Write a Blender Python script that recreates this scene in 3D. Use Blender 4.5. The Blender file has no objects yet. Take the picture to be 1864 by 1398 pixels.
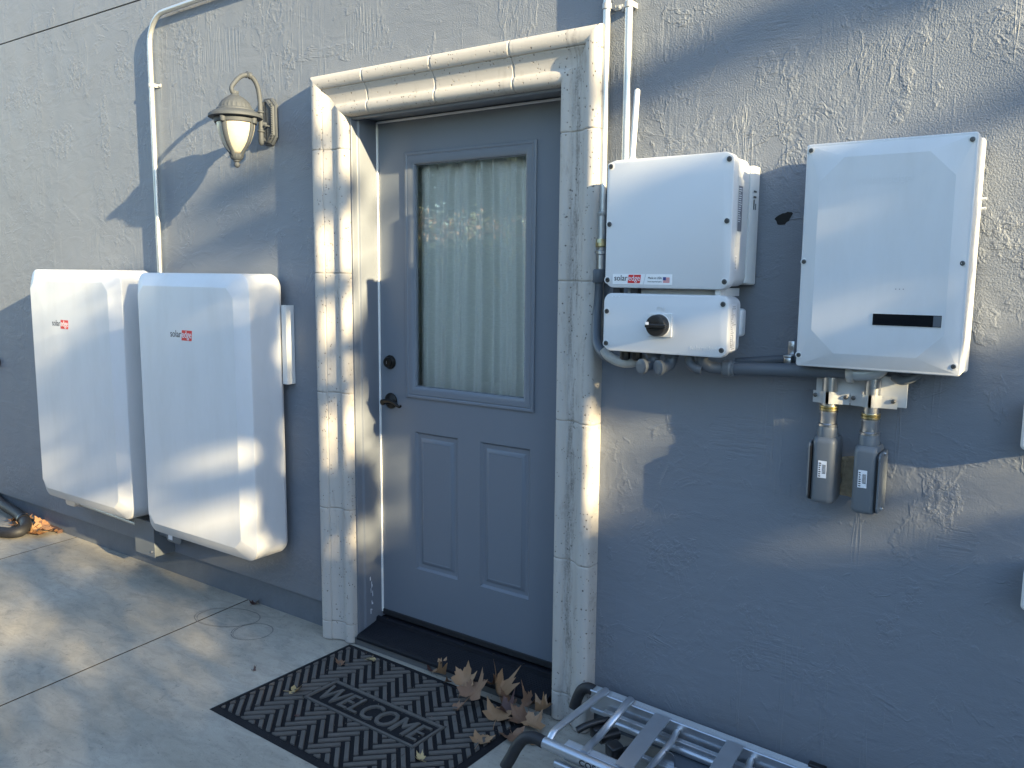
import bpy, bmesh, math, random
import numpy as np
from mathutils import Vector, Matrix
R = math.radians
random.seed(7)
rng = np.random.default_rng(11)
SC = bpy.context.scene
COL = SC.collection

# ------------------------------------------------------------------ camera
def make_camera():
    y, p, r = R(35.2477), R(-7.5684), R(0.4944)
    fwd = Vector((-math.sin(y)*math.cos(p), math.cos(y)*math.cos(p), math.sin(p)))
    rt = Vector((math.cos(y), math.sin(y), 0))
    up = rt.cross(fwd)
    rt2 = rt*math.cos(r) + up*math.sin(r)
    up2 = -rt*math.sin(r) + up*math.cos(r)
    cd = bpy.data.cameras.new('camera')
    cd.sensor_fit = 'HORIZONTAL'; cd.sensor_width = 36
    cd.lens = 1523.37/1864*36
    cd.clip_start = .05; cd.clip_end = 2000
    c = bpy.data.objects.new('camera', cd); COL.objects.link(c)
    m = Matrix((rt2, up2, -fwd)).transposed().to_4x4()
    m.translation = Vector((2.6159, -2.3712, 1.5485))
    c.matrix_world = m
    SC.camera = c
make_camera()

# ------------------------------------------------------------------ light
KX, KZ = 4.8, 1.345
SUNV = Vector((KX, -1.0, KZ)).normalized()          # towards the sun
elev = math.asin(SUNV.z)
azim = math.atan2(SUNV.x, SUNV.y)
w = bpy.data.worlds.new('World'); SC.world = w; w.use_nodes = True
nt = w.node_tree
bg = nt.nodes['Background']; bg.inputs['Strength'].default_value = .145
sky = nt.nodes.new('ShaderNodeTexSky'); sky.sky_type = 'NISHITA'; sky.sun_disc = False
sky.sun_elevation = elev; sky.sun_rotation = azim
sky.air_density = 1.0; sky.dust_density = .3; sky.ozone_density = 1.8
nt.links.new(sky.outputs[0], bg.inputs[0])
sl = bpy.data.lights.new('sun', 'SUN'); sl.energy = 5; sl.angle = R(.53); sl.color = (1, .81, .48)
so = bpy.data.objects.new('sun', sl); COL.objects.link(so)
so.rotation_euler = SUNV.to_track_quat('Z', 'Y').to_euler(); so.location = (8, -4, 6)
SC.view_settings.view_transform = 'Standard'; SC.view_settings.look = 'None'
SC.view_settings.exposure = 2.06; SC.view_settings.gamma = 1
SC.view_settings.use_curve_mapping = False

# ------------------------------------------------------------------ helpers
def tag(o, label=None, cat=None, group=None, kind=None):
    if label: o['label'] = label
    if cat: o['category'] = cat
    if group: o['group'] = group
    if kind: o['kind'] = kind
    return o
def empty(name, loc, label, cat, group=None):
    o = bpy.data.objects.new(name, None); COL.objects.link(o)
    o.location = loc; o.empty_display_size = .05
    return tag(o, label, cat, group)
def obj(name, bm, mat, parent=None, smooth=None):
    """link a bmesh (given in world coordinates) as one mesh object"""
    bmesh.ops.recalc_face_normals(bm, faces=bm.faces)
    me = bpy.data.meshes.new(name); bm.to_mesh(me); bm.free()
    mats = mat if isinstance(mat, (list, tuple)) else [mat]
    for m in mats: me.materials.append(m)
    o = bpy.data.objects.new(name, me); COL.objects.link(o)
    if smooth is not None:
        me.shade_smooth()
        me.set_sharp_from_angle(angle=R(smooth))
    if parent: attach(o, parent)
    return o
def wmat(o):
    m = o.matrix_basis.copy()
    while o.parent:
        m = o.parent.matrix_basis @ o.matrix_parent_inverse.copy() @ m if False else o.parent.matrix_basis @ m
        o = o.parent
    return m
def attach(o, parent):
    """parent o (built in world coordinates) so that it stays where it is"""
    me = o.data
    inv = wmat(parent).inverted()
    me.transform(inv)
    o.parent = parent
NB = bmesh.new
def quadstrip(bm, a, b, closed=True, mi=0):
    n = len(a)
    for i in range(n if closed else n-1):
        j = (i+1) % n
        try:
            f = bm.faces.new((a[i], a[j], b[j], b[i])); f.material_index = mi
        except ValueError: pass
def ring(bm, pts): return [bm.verts.new(p) for p in pts]
def loft(bm, rings, cap0=True, cap1=True, closed=True, mi=0):
    rs = [ring(bm, r) for r in rings]
    for a, b in zip(rs, rs[1:]): quadstrip(bm, a, b, closed, mi)
    if cap0: bm.faces.new(rs[0]).material_index = mi
    if cap1: bm.faces.new(rs[-1][::-1]).material_index = mi
    return rs
def box(bm, x0, x1, y0, y1, z0, z1, bev=0, seg=2, mi=0, M=None):
    t = bmesh.new()
    g = bmesh.ops.create_cube(t, size=1)
    for v in t.verts:
        v.co = Vector(((x0+x1)/2 + v.co.x*(x1-x0), (y0+y1)/2 + v.co.y*(y1-y0), (z0+z1)/2 + v.co.z*(z1-z0)))
    if bev: bmesh.ops.bevel(t, geom=list(t.edges), offset=bev, segments=seg, profile=.5, affect='EDGES')
    if M is not None: t.transform(M)
    merge(bm, t, mi)
def merge(bm, t, mi=0):
    vm = {}
    for v in t.verts: vm[v] = bm.verts.new(v.co)
    for f in t.faces:
        nf = bm.faces.new([vm[v] for v in f.verts]); nf.material_index = mi; nf.smooth = f.smooth
    t.free()
def circle(c, r, ax, n=16, ph=0):
    ax = Vector(ax).normalized()
    u = ax.orthogonal().normalized()
    if abs(ax.z) < .99:
        u = Vector((0, 0, 1)).cross(ax).normalized()
    else: u = Vector((1, 0, 0))
    v = ax.cross(u)
    return [Vector(c) + (u*math.cos(2*math.pi*i/n+ph) + v*math.sin(2*math.pi*i/n+ph))*r for i in range(n)]
def cyl(bm, a, b, r, n=16, r2=None, bev=0, mi=0):
    a, b = Vector(a), Vector(b); d = (b-a); L = d.length; d.normalize()
    r2 = r if r2 is None else r2
    if bev:
        rs = [circle(a, r-bev, d, n), circle(a+d*bev, r, d, n), circle(b-d*bev, r2, d, n), circle(b, r2-bev, d, n)]
    else: rs = [circle(a, r, d, n), circle(b, r2, d, n)]
    loft(bm, rs, mi=mi)
def lathe(bm, c, ax, prof, n=24, mi=0, caps=True, flute=None):
    """prof: (distance along axis, radius)"""
    ax = Vector(ax).normalized(); rs = []
    for t, r in prof:
        pts = circle(Vector(c)+ax*t, 1, ax, n); o = Vector(c)+ax*t
        rr = []
        for i, p in enumerate(pts):
            k = r*(1 - (flute if (flute and i % 2) else 0))
            rr.append(o + (p-o)*k)
        rs.append(rr)
    loft(bm, rs, cap0=caps, cap1=caps, mi=mi)
def smoothpath(pts, k=6):
    pts = [Vector(p) for p in pts]; out = []
    P = [pts[0]*2-pts[1]] + pts + [pts[-1]*2-pts[-2]]
    for i in range(1, len(P)-2):
        for j in range(k):
            t = j/k; a, b, c, d = P[i-1], P[i], P[i+1], P[i+2]
            out.append(.5*((2*b) + (c-a)*t + (2*a-5*b+4*c-d)*t*t + (3*b-a-3*c+d)*t**3))
    out.append(pts[-1]); return out
def tube(bm, pts, r, n=12, smooth=0, mi=0, caps=True, flat=1.0, nrm=None):
    if smooth: pts = smoothpath(pts, smooth)
    pts = [Vector(p) for p in pts]
    rad = r if callable(r) else (lambda t: r)
    prev = None; rs = []
    for i, p in enumerate(pts):
        d = (pts[min(i+1, len(pts)-1)] - pts[max(i-1, 0)]).normalized()
        if prev is None:
            u = (Vector(nrm) if nrm else d.orthogonal()); u = (u - d*u.dot(d)).normalized()
        else: u = (prev - d*prev.dot(d)).normalized()
        prev = u; v = d.cross(u); q = rad(i/(len(pts)-1))
        rs.append([p + (u*math.cos(2*math.pi*k/n)*flat + v*math.sin(2*math.pi*k/n))*q for k in range(n)])
    loft(bm, rs, cap0=caps, cap1=caps, mi=mi)
def rrect(x0, x1, z0, z1, r, y, n=6, chamfer=False):
    pts = []
    for cx, cz, a0 in ((x1-r, z1-r, 0), (x0+r, z1-r, 90), (x0+r, z0+r, 180), (x1-r, z0+r, 270)):
        for i in range(n+1):
            if chamfer:
                a, b = R(a0), R(a0+90); t = i/n
                pts.append((cx + r*((1-t)*math.cos(a)+t*math.cos(b)), y, cz + r*((1-t)*math.sin(a)+t*math.sin(b))))
            else:
                a = R(a0 + 90*i/n); pts.append((cx + r*math.cos(a), y, cz + r*math.sin(a)))
    return pts
def shell(bm, x0, x1, z0, z1, spec, n=6, mi=0, cap0=True, cap1=True):
    """spec: list of (y, inset, corner radius[, chamfer]) from the wall outwards"""
    rs = []
    for s in spec:
        y, i, r = s[:3]; ch = len(s) > 3 and s[3]
        rs.append(rrect(x0+i, x1-i, z0+i, z1-i, r, y, n, ch))
    loft(bm, rs, cap0, cap1, mi=mi)
def gridplate(bm, xs, zs, y, holes, mi=0):
    """wall of quads in the plane y, leaving out the cells in holes"""
    V = {}
    def v(i, j):
        if (i, j) not in V: V[i, j] = bm.verts.new((xs[i], y, zs[j]))
        return V[i, j]
    for i in range(len(xs)-1):
        for j in range(len(zs)-1):
            if (i, j) in holes: continue
            bm.faces.new((v(i, j), v(i+1, j), v(i+1, j+1), v(i, j+1))).material_index = mi
FONT = {}
def text(name, body, x, z, y, size, mat, parent=None, width=None, depth=.0006, align='LEFT', bold=0, M=None, italic=0, at_end=None):
    cu = bpy.data.curves.new(name, 'FONT'); cu.body = body; cu.size = size; cu.extrude = depth/2
    cu.align_x = align; cu.offset = bold; cu.shear = italic; cu.resolution_u = 3
    o = bpy.data.objects.new(name+'_src', cu); COL.objects.link(o)
    bpy.context.view_layer.update()
    me = bpy.data.meshes.new_from_object(o.evaluated_get(bpy.context.evaluated_depsgraph_get()))
    bpy.data.objects.remove(o); bpy.data.curves.remove(cu)
    xsv = [v.co.x for v in me.vertices]; wd = max(xsv)-min(xsv)
    k = (width/wd) if width else 1
    mn = min(xsv)
    T = Matrix.Translation((x, y, z)) @ Matrix.Rotation(R(90), 4, 'X') @ Matrix.Diagonal((k, 1, 1, 1)) @ (Matrix.Translation((-mn, 0, 0)) if align == 'LEFT' else Matrix())
    if M is not None: T = M @ Matrix.Diagonal((k, 1, 1, 1)) @ Matrix.Translation((-mn-wd/2, 0, 0))
    me.transform(T); me.materials.clear(); me.materials.append(mat); me.name = name
    n = bpy.data.objects.new(name, me); COL.objects.link(n)
    if parent: attach(n, parent)
    return n

# ------------------------------------------------------------------ materials
class NT:
    def __init__(s, name):
        s.m = bpy.data.materials.new(name); s.m.use_nodes = True
        s.t = s.m.node_tree; s.b = s.t.nodes['Principled BSDF']; s.n = s.t.nodes; s.l = s.t.links
        s.co = s.n.new('ShaderNodeTexCoord').outputs['Object']
    def mapping(s, scale=(1, 1, 1), rot=(0, 0, 0), loc=(0, 0, 0), src=None):
        m = s.n.new('ShaderNodeMapping'); m.inputs['Scale'].default_value = scale
        m.inputs['Rotation'].default_value = rot; m.inputs['Location'].default_value = loc
        s.l.new(src or s.co, m.inputs['Vector']); return m.outputs[0]
    def noise(s, scale, det=4, rough=.5, vec=None, dist=0, typ=None):
        n = s.n.new('ShaderNodeTexNoise'); n.inputs['Scale'].default_value = scale
        n.inputs['Detail'].default_value = det; n.inputs['Roughness'].default_value = rough
        n.inputs['Distortion'].default_value = dist
        s.l.new(vec or s.co, n.inputs['Vector']); return n.outputs['Fac']
    def voro(s, scale, feat='F1', vec=None, rnd=1, out='Distance'):
        n = s.n.new('ShaderNodeTexVoronoi'); n.feature = feat; n.inputs['Scale'].default_value = scale
        n.inputs['Randomness'].default_value = rnd
        s.l.new(vec or s.co, n.inputs['Vector']); return n.outputs[out]
    def math(s, op, a, b=0, c=0, clamp=False):
        n = s.n.new('ShaderNodeMath'); n.operation = op; n.use_clamp = clamp
        for i, v in enumerate((a, b, c)):
            if isinstance(v, (int, float)): n.inputs[i].default_value = v
            else: s.l.new(v, n.inputs[i])
        return n.outputs[0]
    def ramp(s, f, stops, interp='LINEAR'):
        n = s.n.new('ShaderNodeValToRGB'); n.color_ramp.interpolation = interp
        e = n.color_ramp.elements
        while len(e) < len(stops): e.new(.5)
        for i, (p, c) in enumerate(stops):
            e[i].position = p
            e[i].color = (c, c, c, 1) if isinstance(c, (int, float)) else (*c, 1)
        s.l.new(f, n.inputs[0]); return n.outputs[0]
    def mix(s, f, a, b, blend='MIX'):
        n = s.n.new('ShaderNodeMix'); n.data_type = 'RGBA'; n.blend_type = blend
        for i, v in ((0, f), (6, a), (7, b)):
            if isinstance(v, (int, float)): n.inputs[i].default_value = v if i == 0 else (v, v, v, 1)
            elif isinstance(v, tuple): n.inputs[i].default_value = (*v, 1)
            else: s.l.new(v, n.inputs[i])
        return n.outputs[2]
    def bump(s, h, dist, strength=1, prev=None):
        n = s.n.new('ShaderNodeBump'); n.inputs['Distance'].default_value = dist
        n.inputs['Strength'].default_value = strength; s.l.new(h, n.inputs['Height'])
        if prev: s.l.new(prev, n.inputs['Normal'])
        return n.outputs[0]
    def set(s, color=None, rough=None, metal=None, normal=None, **k):
        for key, v in (('Base Color', color), ('Roughness', rough), ('Metallic', metal), ('Normal', normal)):
            if v is None: continue
            if isinstance(v, tuple): s.b.inputs[key].default_value = (*v, 1)
            elif isinstance(v, (int, float)): s.b.inputs[key].default_value = v
            else: s.l.new(v, s.b.inputs[key])
        for key, v in k.items():
            s.b.inputs[key.replace('_', ' ')].default_value = v
        return s.m
def plain(name, c, rough=.5, metal=0, nscale=0, namp=.15, bump=0, bscale=300, **k):
    t = NT(name)
    col = c
    if nscale:
        f = t.noise(nscale, 5, .6)
        col = t.mix(f, tuple(x*(1-namp) for x in c), tuple(min(1, x*(1+namp)) for x in c))
    nm = t.bump(t.noise(bscale, 3, .6), bump) if bump else None
    return t.set(col, rough, metal, nm, **k)

TROWEL = [('c', -0.877, 2.55, 0.09, 0.075), ('c', -1.836, 2.549, 0.075, 0.07), ('c', -1.413, 2.535, 0.058, 0.046), ('c', -2.436, 2.49, 0.173, 0.047), ('c', -2.032, 2.233, 0.113, 0.073), ('c', -1.593, 2.238, 0.036, 0.146), ('c', -0.885, 2.152, 0.038, 0.073), ('v', -1.741, 1.692, 0.064, 0.071), ('v', 0.249, 2.44, 0.099, 0.069), ('c', -0.191, 2.367, 0.027, 0.075), ('v', 1.535, 2.24, 0.093, 0.049), ('h', 1.797, 2.187, 0.072, 0.055), ('c', 1.788, 2.115, 0.028, 0.032), ('c', 2.065, 2.229, 0.037, 0.024), ('c', 2.145, 2.036, 0.026, 0.032), ('c', 2.134, 1.963, 0.029, 0.027), ('c', 2.38, 2.152, 0.031, 0.03), ('h', 1.762, 1.083, 0.073, 0.065), ('c', 1.548, 0.665, 0.066, 0.046), ('h', 1.916, 0.434, 0.069, 0.06), ('c', 1.819, 0.398, 0.05, 0.024), ('c', 2.315, 0.982, 0.038, 0.061), ('c', 2.201, 0.586, 0.03, 0.04), ('c', 2.382, 1.433, 0.028, 0.041), ('c', 1.319, 0.323, 0.033, 0.035), ('c', -0.146, 1.782, 0.04, 0.036), ('h', 2.349, 0.864, 0.037, 0.036), ('c', 2.401, 1.647, 0.025, 0.052), ('v', -0.638, 2.505, 0.114, 0.091), ('c', 2.256, 0.693, 0.026, 0.03), ('v', 1.377, 2.159, 0.074, 0.023)]
def stucco_mat():
    t = NT('painted_stucco')
    # places where the trowel tore or combed the coat
    sep = t.n.new('ShaderNodeSeparateXYZ'); t.l.new(t.co, sep.inputs[0])
    wob = t.math('MULTIPLY', t.math('SUBTRACT', t.noise(11, 5, .68), .5), 4.2)
    def field(kind):
        acc = None
        for k, cx, cz, rx, rz in TROWEL:
            if k != kind: continue
            dx = t.math('MULTIPLY', t.math('SUBTRACT', sep.outputs[0], cx), 1/(rx*1.35))
            dz = t.math('MULTIPLY', t.math('SUBTRACT', sep.outputs[2], cz), 1/(rz*1.35))
            d = t.math('ADD', t.math('MULTIPLY', dx, dx), t.math('MULTIPLY', dz, dz))
            acc = d if acc is None else t.math('MINIMUM', acc, d)
        return t.math('ADD', acc, wob)
    fv, fh, fc = field('v'), field('h'), field('c')
    mv = t.ramp(fv, [(.84, 1), (.92, 0)]); mh = t.ramp(fh, [(.84, 1), (.92, 0)]); mc = t.ramp(fc, [(.55, 1), (.95, 0)])
    comb = t.noise(17, 3, .6, vec=t.mapping(scale=(6, 1, .4), rot=(0, R(8), 0)), dist=.1)
    comb2 = t.noise(17, 3, .6, vec=t.mapping(scale=(.6, 1, 6), rot=(0, R(-8), 0)), dist=.1)
    crumb = t.ramp(t.noise(42, 4, .62, dist=.3), [(.42, 0), (.60, 1)])
    fd = t.ramp(t.noise(2.1, 5, .62, vec=t.mapping(loc=(9.3, 4, 5.7)), dist=.5), [(.575, 0), (.64, 1)])   # faint torn areas elsewhere
    scr = t.noise(5, 2, .5, vec=t.mapping(scale=(7, 1, .3), rot=(0, R(-32), 0)))
    scrm = t.ramp(t.noise(1.6, 2, .5), [(.50, 0), (.60, 1)])
    scrl = t.math('MULTIPLY', t.ramp(scr, [(.60, 0), (.63, 1), (.66, 0)]), scrm)
    gm = t.ramp(t.noise(1.3, 3, .6, vec=t.mapping(loc=(7, 0, 2))), [(.38, .25), (.60, 1)])
    mr = t.n.new('ShaderNodeMapRange'); mr.inputs['From Min'].default_value = -.6; mr.inputs['From Max'].default_value = 1.2
    mr.inputs['To Min'].default_value = .3; mr.inputs['To Max'].default_value = 1.0; t.l.new(sep.outputs[0], mr.inputs[0])
    mz = t.n.new('ShaderNodeMapRange'); mz.inputs['From Min'].default_value = 1.1; mz.inputs['From Max'].default_value = 1.8
    mz.inputs['To Min'].default_value = .3; mz.inputs['To Max'].default_value = 1; t.l.new(sep.outputs[2], mz.inputs[0])
    fine = t.noise(230, 2, .5)
    fine2 = t.noise(60, 3, .55)
    h = t.math('MULTIPLY', t.math('MULTIPLY', t.math('MULTIPLY', fine, gm), t.math('MULTIPLY', mr.outputs[0], mz.outputs[0])), 1.25)
    h = t.math('MULTIPLY_ADD', fine2, .16, h)
    h = t.math('MULTIPLY_ADD', t.math('MULTIPLY', mv, comb), 1.7, h)
    h = t.math('MULTIPLY_ADD', t.math('MULTIPLY', mh, comb2), 1.7, h)
    h = t.math('MULTIPLY_ADD', t.math('MAXIMUM', mv, mh), -.9, h)
    h = t.math('MULTIPLY_ADD', t.math('MULTIPLY', mc, crumb), .75, h)
    h = t.math('MULTIPLY_ADD', t.math('MULTIPLY', fd, crumb), .4, h)
    isl = t.noise(3.1, 5, .62, vec=t.mapping(scale=(1.5, 1, .85), loc=(3.1, 0, 1.7)), dist=.5)
    isl2 = t.noise(2.6, 5, .62, vec=t.mapping(scale=(1, 1, 1.3), loc=(9.3, 4, 5.7)), dist=.9)
    m1 = t.ramp(isl, [(.565, 0), (.60, 1)]); m2 = t.ramp(isl2, [(.58, 0), (.615, 1)])
    e1 = t.ramp(isl, [(.535, 0), (.560, 1), (.585, 0)]); e2 = t.ramp(isl2, [(.560, 0), (.582, 1), (.604, 0)])
    rough = t.noise(80, 4, .72)
    edgen = t.ramp(t.noise(9, 4, .7), [(.44, 0), (.56, 1)])
    soft = t.math('MULTIPLY', t.math('MULTIPLY_ADD', mr.outputs[0], .55, .35), t.math('MULTIPLY_ADD', mz.outputs[0], .65, .35))
    g1 = t.math('MULTIPLY', t.math('MULTIPLY', m1, comb), 1.0)
    g2 = t.math('MULTIPLY', t.math('MULTIPLY', m2, t.noise(19, 3, .6, vec=t.mapping(scale=(.8, 1, 6), rot=(0, R(28), 0)), dist=.15)), .9)
    g3 = t.math('MULTIPLY', t.math('MULTIPLY', t.math('MAXIMUM', e1, e2), t.math('MULTIPLY', rough, edgen)), 2.1)
    h = t.math('MULTIPLY_ADD', t.math('ADD', t.math('ADD', g1, g2), g3), soft, h)
    sweep = t.noise(6, 3, .55, vec=t.mapping(scale=(1, 1, 2.2), rot=(0, R(25), 0)), dist=1.2)      # broad trowel sweeps
    h = t.math('MULTIPLY_ADD', sweep, 1.3, h)
    h = t.math('MULTIPLY_ADD', scrl, .45, h)
    big = t.noise(1.7, 3, .5)
    h = t.math('MULTIPLY_ADD', big, 5, h)
    nm = t.bump(h, .0022)
    tone = t.noise(2.2, 6, .6)
    c = t.mix(tone, (.158, .175, .203), (.182, .199, .227))
    dirt = t.ramp(t.noise(38, 3, .7), [(.70, 0), (.76, 1)])
    c = t.mix(t.math('MULTIPLY', dirt, .2), c, (.10, .11, .13))
    low = t.ramp(t.math('ADD', sep.outputs[2], t.math('MULTIPLY', t.noise(5, 4, .7), .5)), [(.30, .5), (.62, 0)])
    c = t.mix(t.math('MULTIPLY', low, t.noise(14, 5, .7)), c, (.13, .125, .12))
    return t.set(c, t.ramp(t.noise(8, 3), [(0, .5), (1, .68)]), 0, nm)
def stone_mat():
    t = NT('cast_stone')
    v = t.voro(85, vec=t.mapping(scale=(1, 1, .8)))
    gate = t.ramp(t.noise(28, 3, .6), [(.47, 0), (.56, 1)])
    pit = t.math('MULTIPLY', t.ramp(v, [(.13, 1), (.22, 0)]), gate)
    v2 = t.voro(38)
    pit2 = t.math('MULTIPLY', t.ramp(v2, [(.09, 1), (.14, 0)]), t.ramp(t.noise(9, 2), [(.5, 0), (.56, 1)]))
    p = t.math('MAXIMUM', pit, pit2)
    h = t.math('MULTIPLY_ADD', p, -1.4, t.math('MULTIPLY', t.noise(140, 4, .6), .35))
    base = t.mix(t.noise(5, 5, .6), (.40, .372, .338), (.465, .437, .402))
    st = t.math('MULTIPLY', t.ramp(t.noise(5, 4, .65, vec=t.mapping(scale=(5, 1, 1)), dist=.4), [(.55, 0), (.70, 1)]), t.ramp(t.noise(60, 2, .7), [(.35, .2), (.6, 1)]))
    base = t.mix(t.math('MULTIPLY', st, .45), base, (.20, .17, .14))
    sep = t.n.new('ShaderNodeSeparateXYZ'); t.l.new(t.co, sep.inputs[0])
    xx = t.math('ADD', sep.outputs[0], t.math('MULTIPLY', t.noise(7, 3), .03))
    band = t.ramp(t.math('MULTIPLY', t.math('ABSOLUTE', t.math('SUBTRACT', xx, .574)), 20), [(.25, 1), (.62, 0)])
    run = t.ramp(t.noise(4.5, 5, .7, vec=t.mapping(scale=(9, 1, 1), loc=(2, 0, 5))), [(.44, 0), (.60, 1)])
    gr = t.ramp(t.noise(130, 3, .75), [(.36, .35), (.60, 1)])
    base = t.mix(t.math('MULTIPLY', t.math('MULTIPLY', band, run), t.math('MULTIPLY', gr, .8)), base, (.13, .115, .10))
    c = t.mix(t.math('MULTIPLY', p, .85), base, (.10, .085, .07))
    return t.set(c, .85, 0, t.bump(h, .0014))
def concrete_mat():
    t = NT('concrete')
    n = t.noise(1.6, 7, .66, dist=.5)
    c = t.mix(t.ramp(n, [(.32, 0), (.66, 1)]), (.285, .258, .208), (.405, .372, .315))
    wv = t.noise(9, 6, .7, vec=t.mapping(scale=(1, 2.6, 1), rot=(0, 0, R(20))), dist=.8)      # float marks
    c = t.mix(t.ramp(wv, [(.44, 0), (.70, .55)]), c, (.19, .178, .155))
    sp = t.noise(62, 5, .82)
    c = t.mix(t.ramp(sp, [(.58, 0), (.66, .6)]), c, (.12, .11, .10))
    c = t.mix(t.ramp(t.noise(75, 3, .7, vec=t.mapping(loc=(5, 5, 0))), [(.64, 0), (.72, .45)]), c, (.44, .43, .40))
    st = t.math('MULTIPLY', t.ramp(t.noise(22, 5, .75, vec=t.mapping(loc=(4, 2, 0))), [(.56, 0), (.64, 1)]), t.ramp(t.noise(2.6, 3, .6, vec=t.mapping(loc=(1, 7, 0))), [(.50, 0), (.62, 1)]))
    c = t.mix(t.math('MULTIPLY', st, .5), c, (.11, .10, .09))
    h = t.math('MULTIPLY_ADD', t.noise(200, 3, .6), .6, t.math('MULTIPLY', wv, 1.2))
    return t.set(c, .8, 0, t.bump(h, .0016))
def leaf_mat(name, c1, c2, rough=.6, sub=0):
    t = NT(name)
    c = t.mix(t.noise(60, 4, .6), c1, c2)
    gi = t.n.new('ShaderNodeNewGeometry')
    c = t.mix(t.math('MULTIPLY', gi.outputs['Random Per Island'], .5), c, c2)
    return t.set(c, rough, 0, t.bump(t.noise(200, 3), .0008))

M = {}
M['stucco'] = stucco_mat()
M['stone'] = stone_mat()
M['concrete'] = concrete_mat()
M['mortar'] = plain('mortar', (.33, .30, .26), .9, nscale=40)
M['paint'] = plain('grey_door_paint', (.154, .174, .204), .38, nscale=3, namp=.04, bump=.00025, bscale=90)
M['jamb'] = plain('grey_jamb_paint', (.145, .160, .185), .4, nscale=6, namp=.05, bump=.0004, bscale=60)
M['plinth'] = plain('plinth_paint', (.12, .135, .155), .6, nscale=12, namp=.25, bump=.002, bscale=60)
M['white'] = plain('white_powder_coat', (.60, .605, .615), .42, nscale=2, namp=.02, bump=.00012, bscale=900)
def cover_white():
    t = NT('battery_cover_white')
    d = t.ramp(t.noise(3.5, 6, .7, vec=t.mapping(scale=(2.2, 2.2, .6))), [(.45, 0), (.75, 1)])
    sp = t.ramp(t.noise(130, 3, .7), [(.70, 0), (.76, 1)])
    c = t.mix(t.math('MULTIPLY', d, .35), (.60, .605, .615), (.50, .49, .47))
    c = t.mix(t.math('MULTIPLY', sp, .12), c, (.3, .28, .25))
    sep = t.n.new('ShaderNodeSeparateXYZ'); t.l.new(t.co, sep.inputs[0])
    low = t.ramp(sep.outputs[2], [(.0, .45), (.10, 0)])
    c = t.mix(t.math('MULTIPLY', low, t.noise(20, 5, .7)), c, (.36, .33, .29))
    return t.set(c, t.ramp(d, [(0, .40), (1, .52)]), 0, t.bump(t.noise(900, 2), .00012))
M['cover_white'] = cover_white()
M['white_plastic'] = plain('white_plastic', (.62, .62, .61), .4, nscale=4, namp=.02)
M['weather'] = plain('white_weatherstrip', (.82, .81, .78), .5, nscale=20, namp=.05)
M['black'] = plain('black_plastic', (.012, .012, .013), .35, nscale=20, namp=.3)
M['bronze'] = plain('black_bronze', (.022, .020, .018), .35, metal=.6, nscale=30, namp=.3)
M['rubber'] = plain('black_rubber', (.016, .016, .018), .6, nscale=25, namp=.4, bump=.0006)
M['threshold'] = plain('threshold_black', (.007, .008, .012), .7, nscale=30, namp=.4, Specular_IOR_Level=.25)
M['steel'] = plain('zinc_steel', (.55, .56, .58), .3, metal=1, nscale=30, namp=.12)
M['screw'] = plain('dark_screw_steel', (.12, .12, .12), .4, metal=.8)
M['zinc'] = plain('dull_zinc', (.34, .35, .36), .4, metal=.2, nscale=30)
M['brass'] = plain('yellow_zinc', (.56, .49, .28), .3, metal=1, nscale=40, namp=.2)
M['emt'] = plain('galvanized_tube', (.52, .54, .54), .42, metal=.75, nscale=25, namp=.12)
M['alu'] = plain('aluminium', (.58, .60, .63), .33, metal=.85, nscale=18, namp=.12, bump=.0002, bscale=200)
M['pvc'] = plain('grey_pvc', (.085, .098, .115), .45, nscale=15, namp=.1)
M['pvc_light'] = plain('grey_enamel', (.13, .145, .16), .4, nscale=15, namp=.08)
M['flex'] = plain('clear_braided_hose', (.36, .35, .32), .4, nscale=60, namp=.3, bump=.002, bscale=160)
M['lampgrey'] = plain('grey_lamp_enamel', (.045, .052, .062), .7, nscale=30, namp=.1, bump=.0005, bscale=120)
M['lampglass'] = None
M['ink'] = plain('black_ink', (.03, .03, .035), .5)
M['inkgrey'] = plain('grey_ink', (.16, .17, .20), .5)
M['red'] = plain('red_ink', (.62, .03, .03), .45)
M['blue'] = plain('blue_ink', (.04, .06, .22), .45)
M['paper'] = plain('label_paper', (.72, .73, .76), .45)
M['screen'] = plain('dark_window', (.008, .009, .012), .12)
M['twig'] = plain('bark', (.10, .075, .055), .85, nscale=14, namp=.4, bump=.01, bscale=30)
M['dark_hole'] = plain('hole_shade_black', (.01, .01, .01), .9)  # black colour stands in for the shade inside the hole
M['patch'] = plain('raw_patch_foam', (.36, .28, .18), .9, nscale=60, namp=.4, bump=.006, bscale=90)
M['room'] = plain('room_paint', (.35, .33, .30), .8, nscale=3)
def lampglass():
    t = NT('alabaster_glass')
    c = t.mix(t.noise(18, 5, .6, vec=t.mapping(scale=(1, 1, 3)), dist=1.0), (.34, .32, .27), (.42, .40, .35))
    return t.set(c, .28, 0, None, Subsurface_Weight=.25, Subsurface_Scale=.03)
M['lampglass'] = lampglass()
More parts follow.
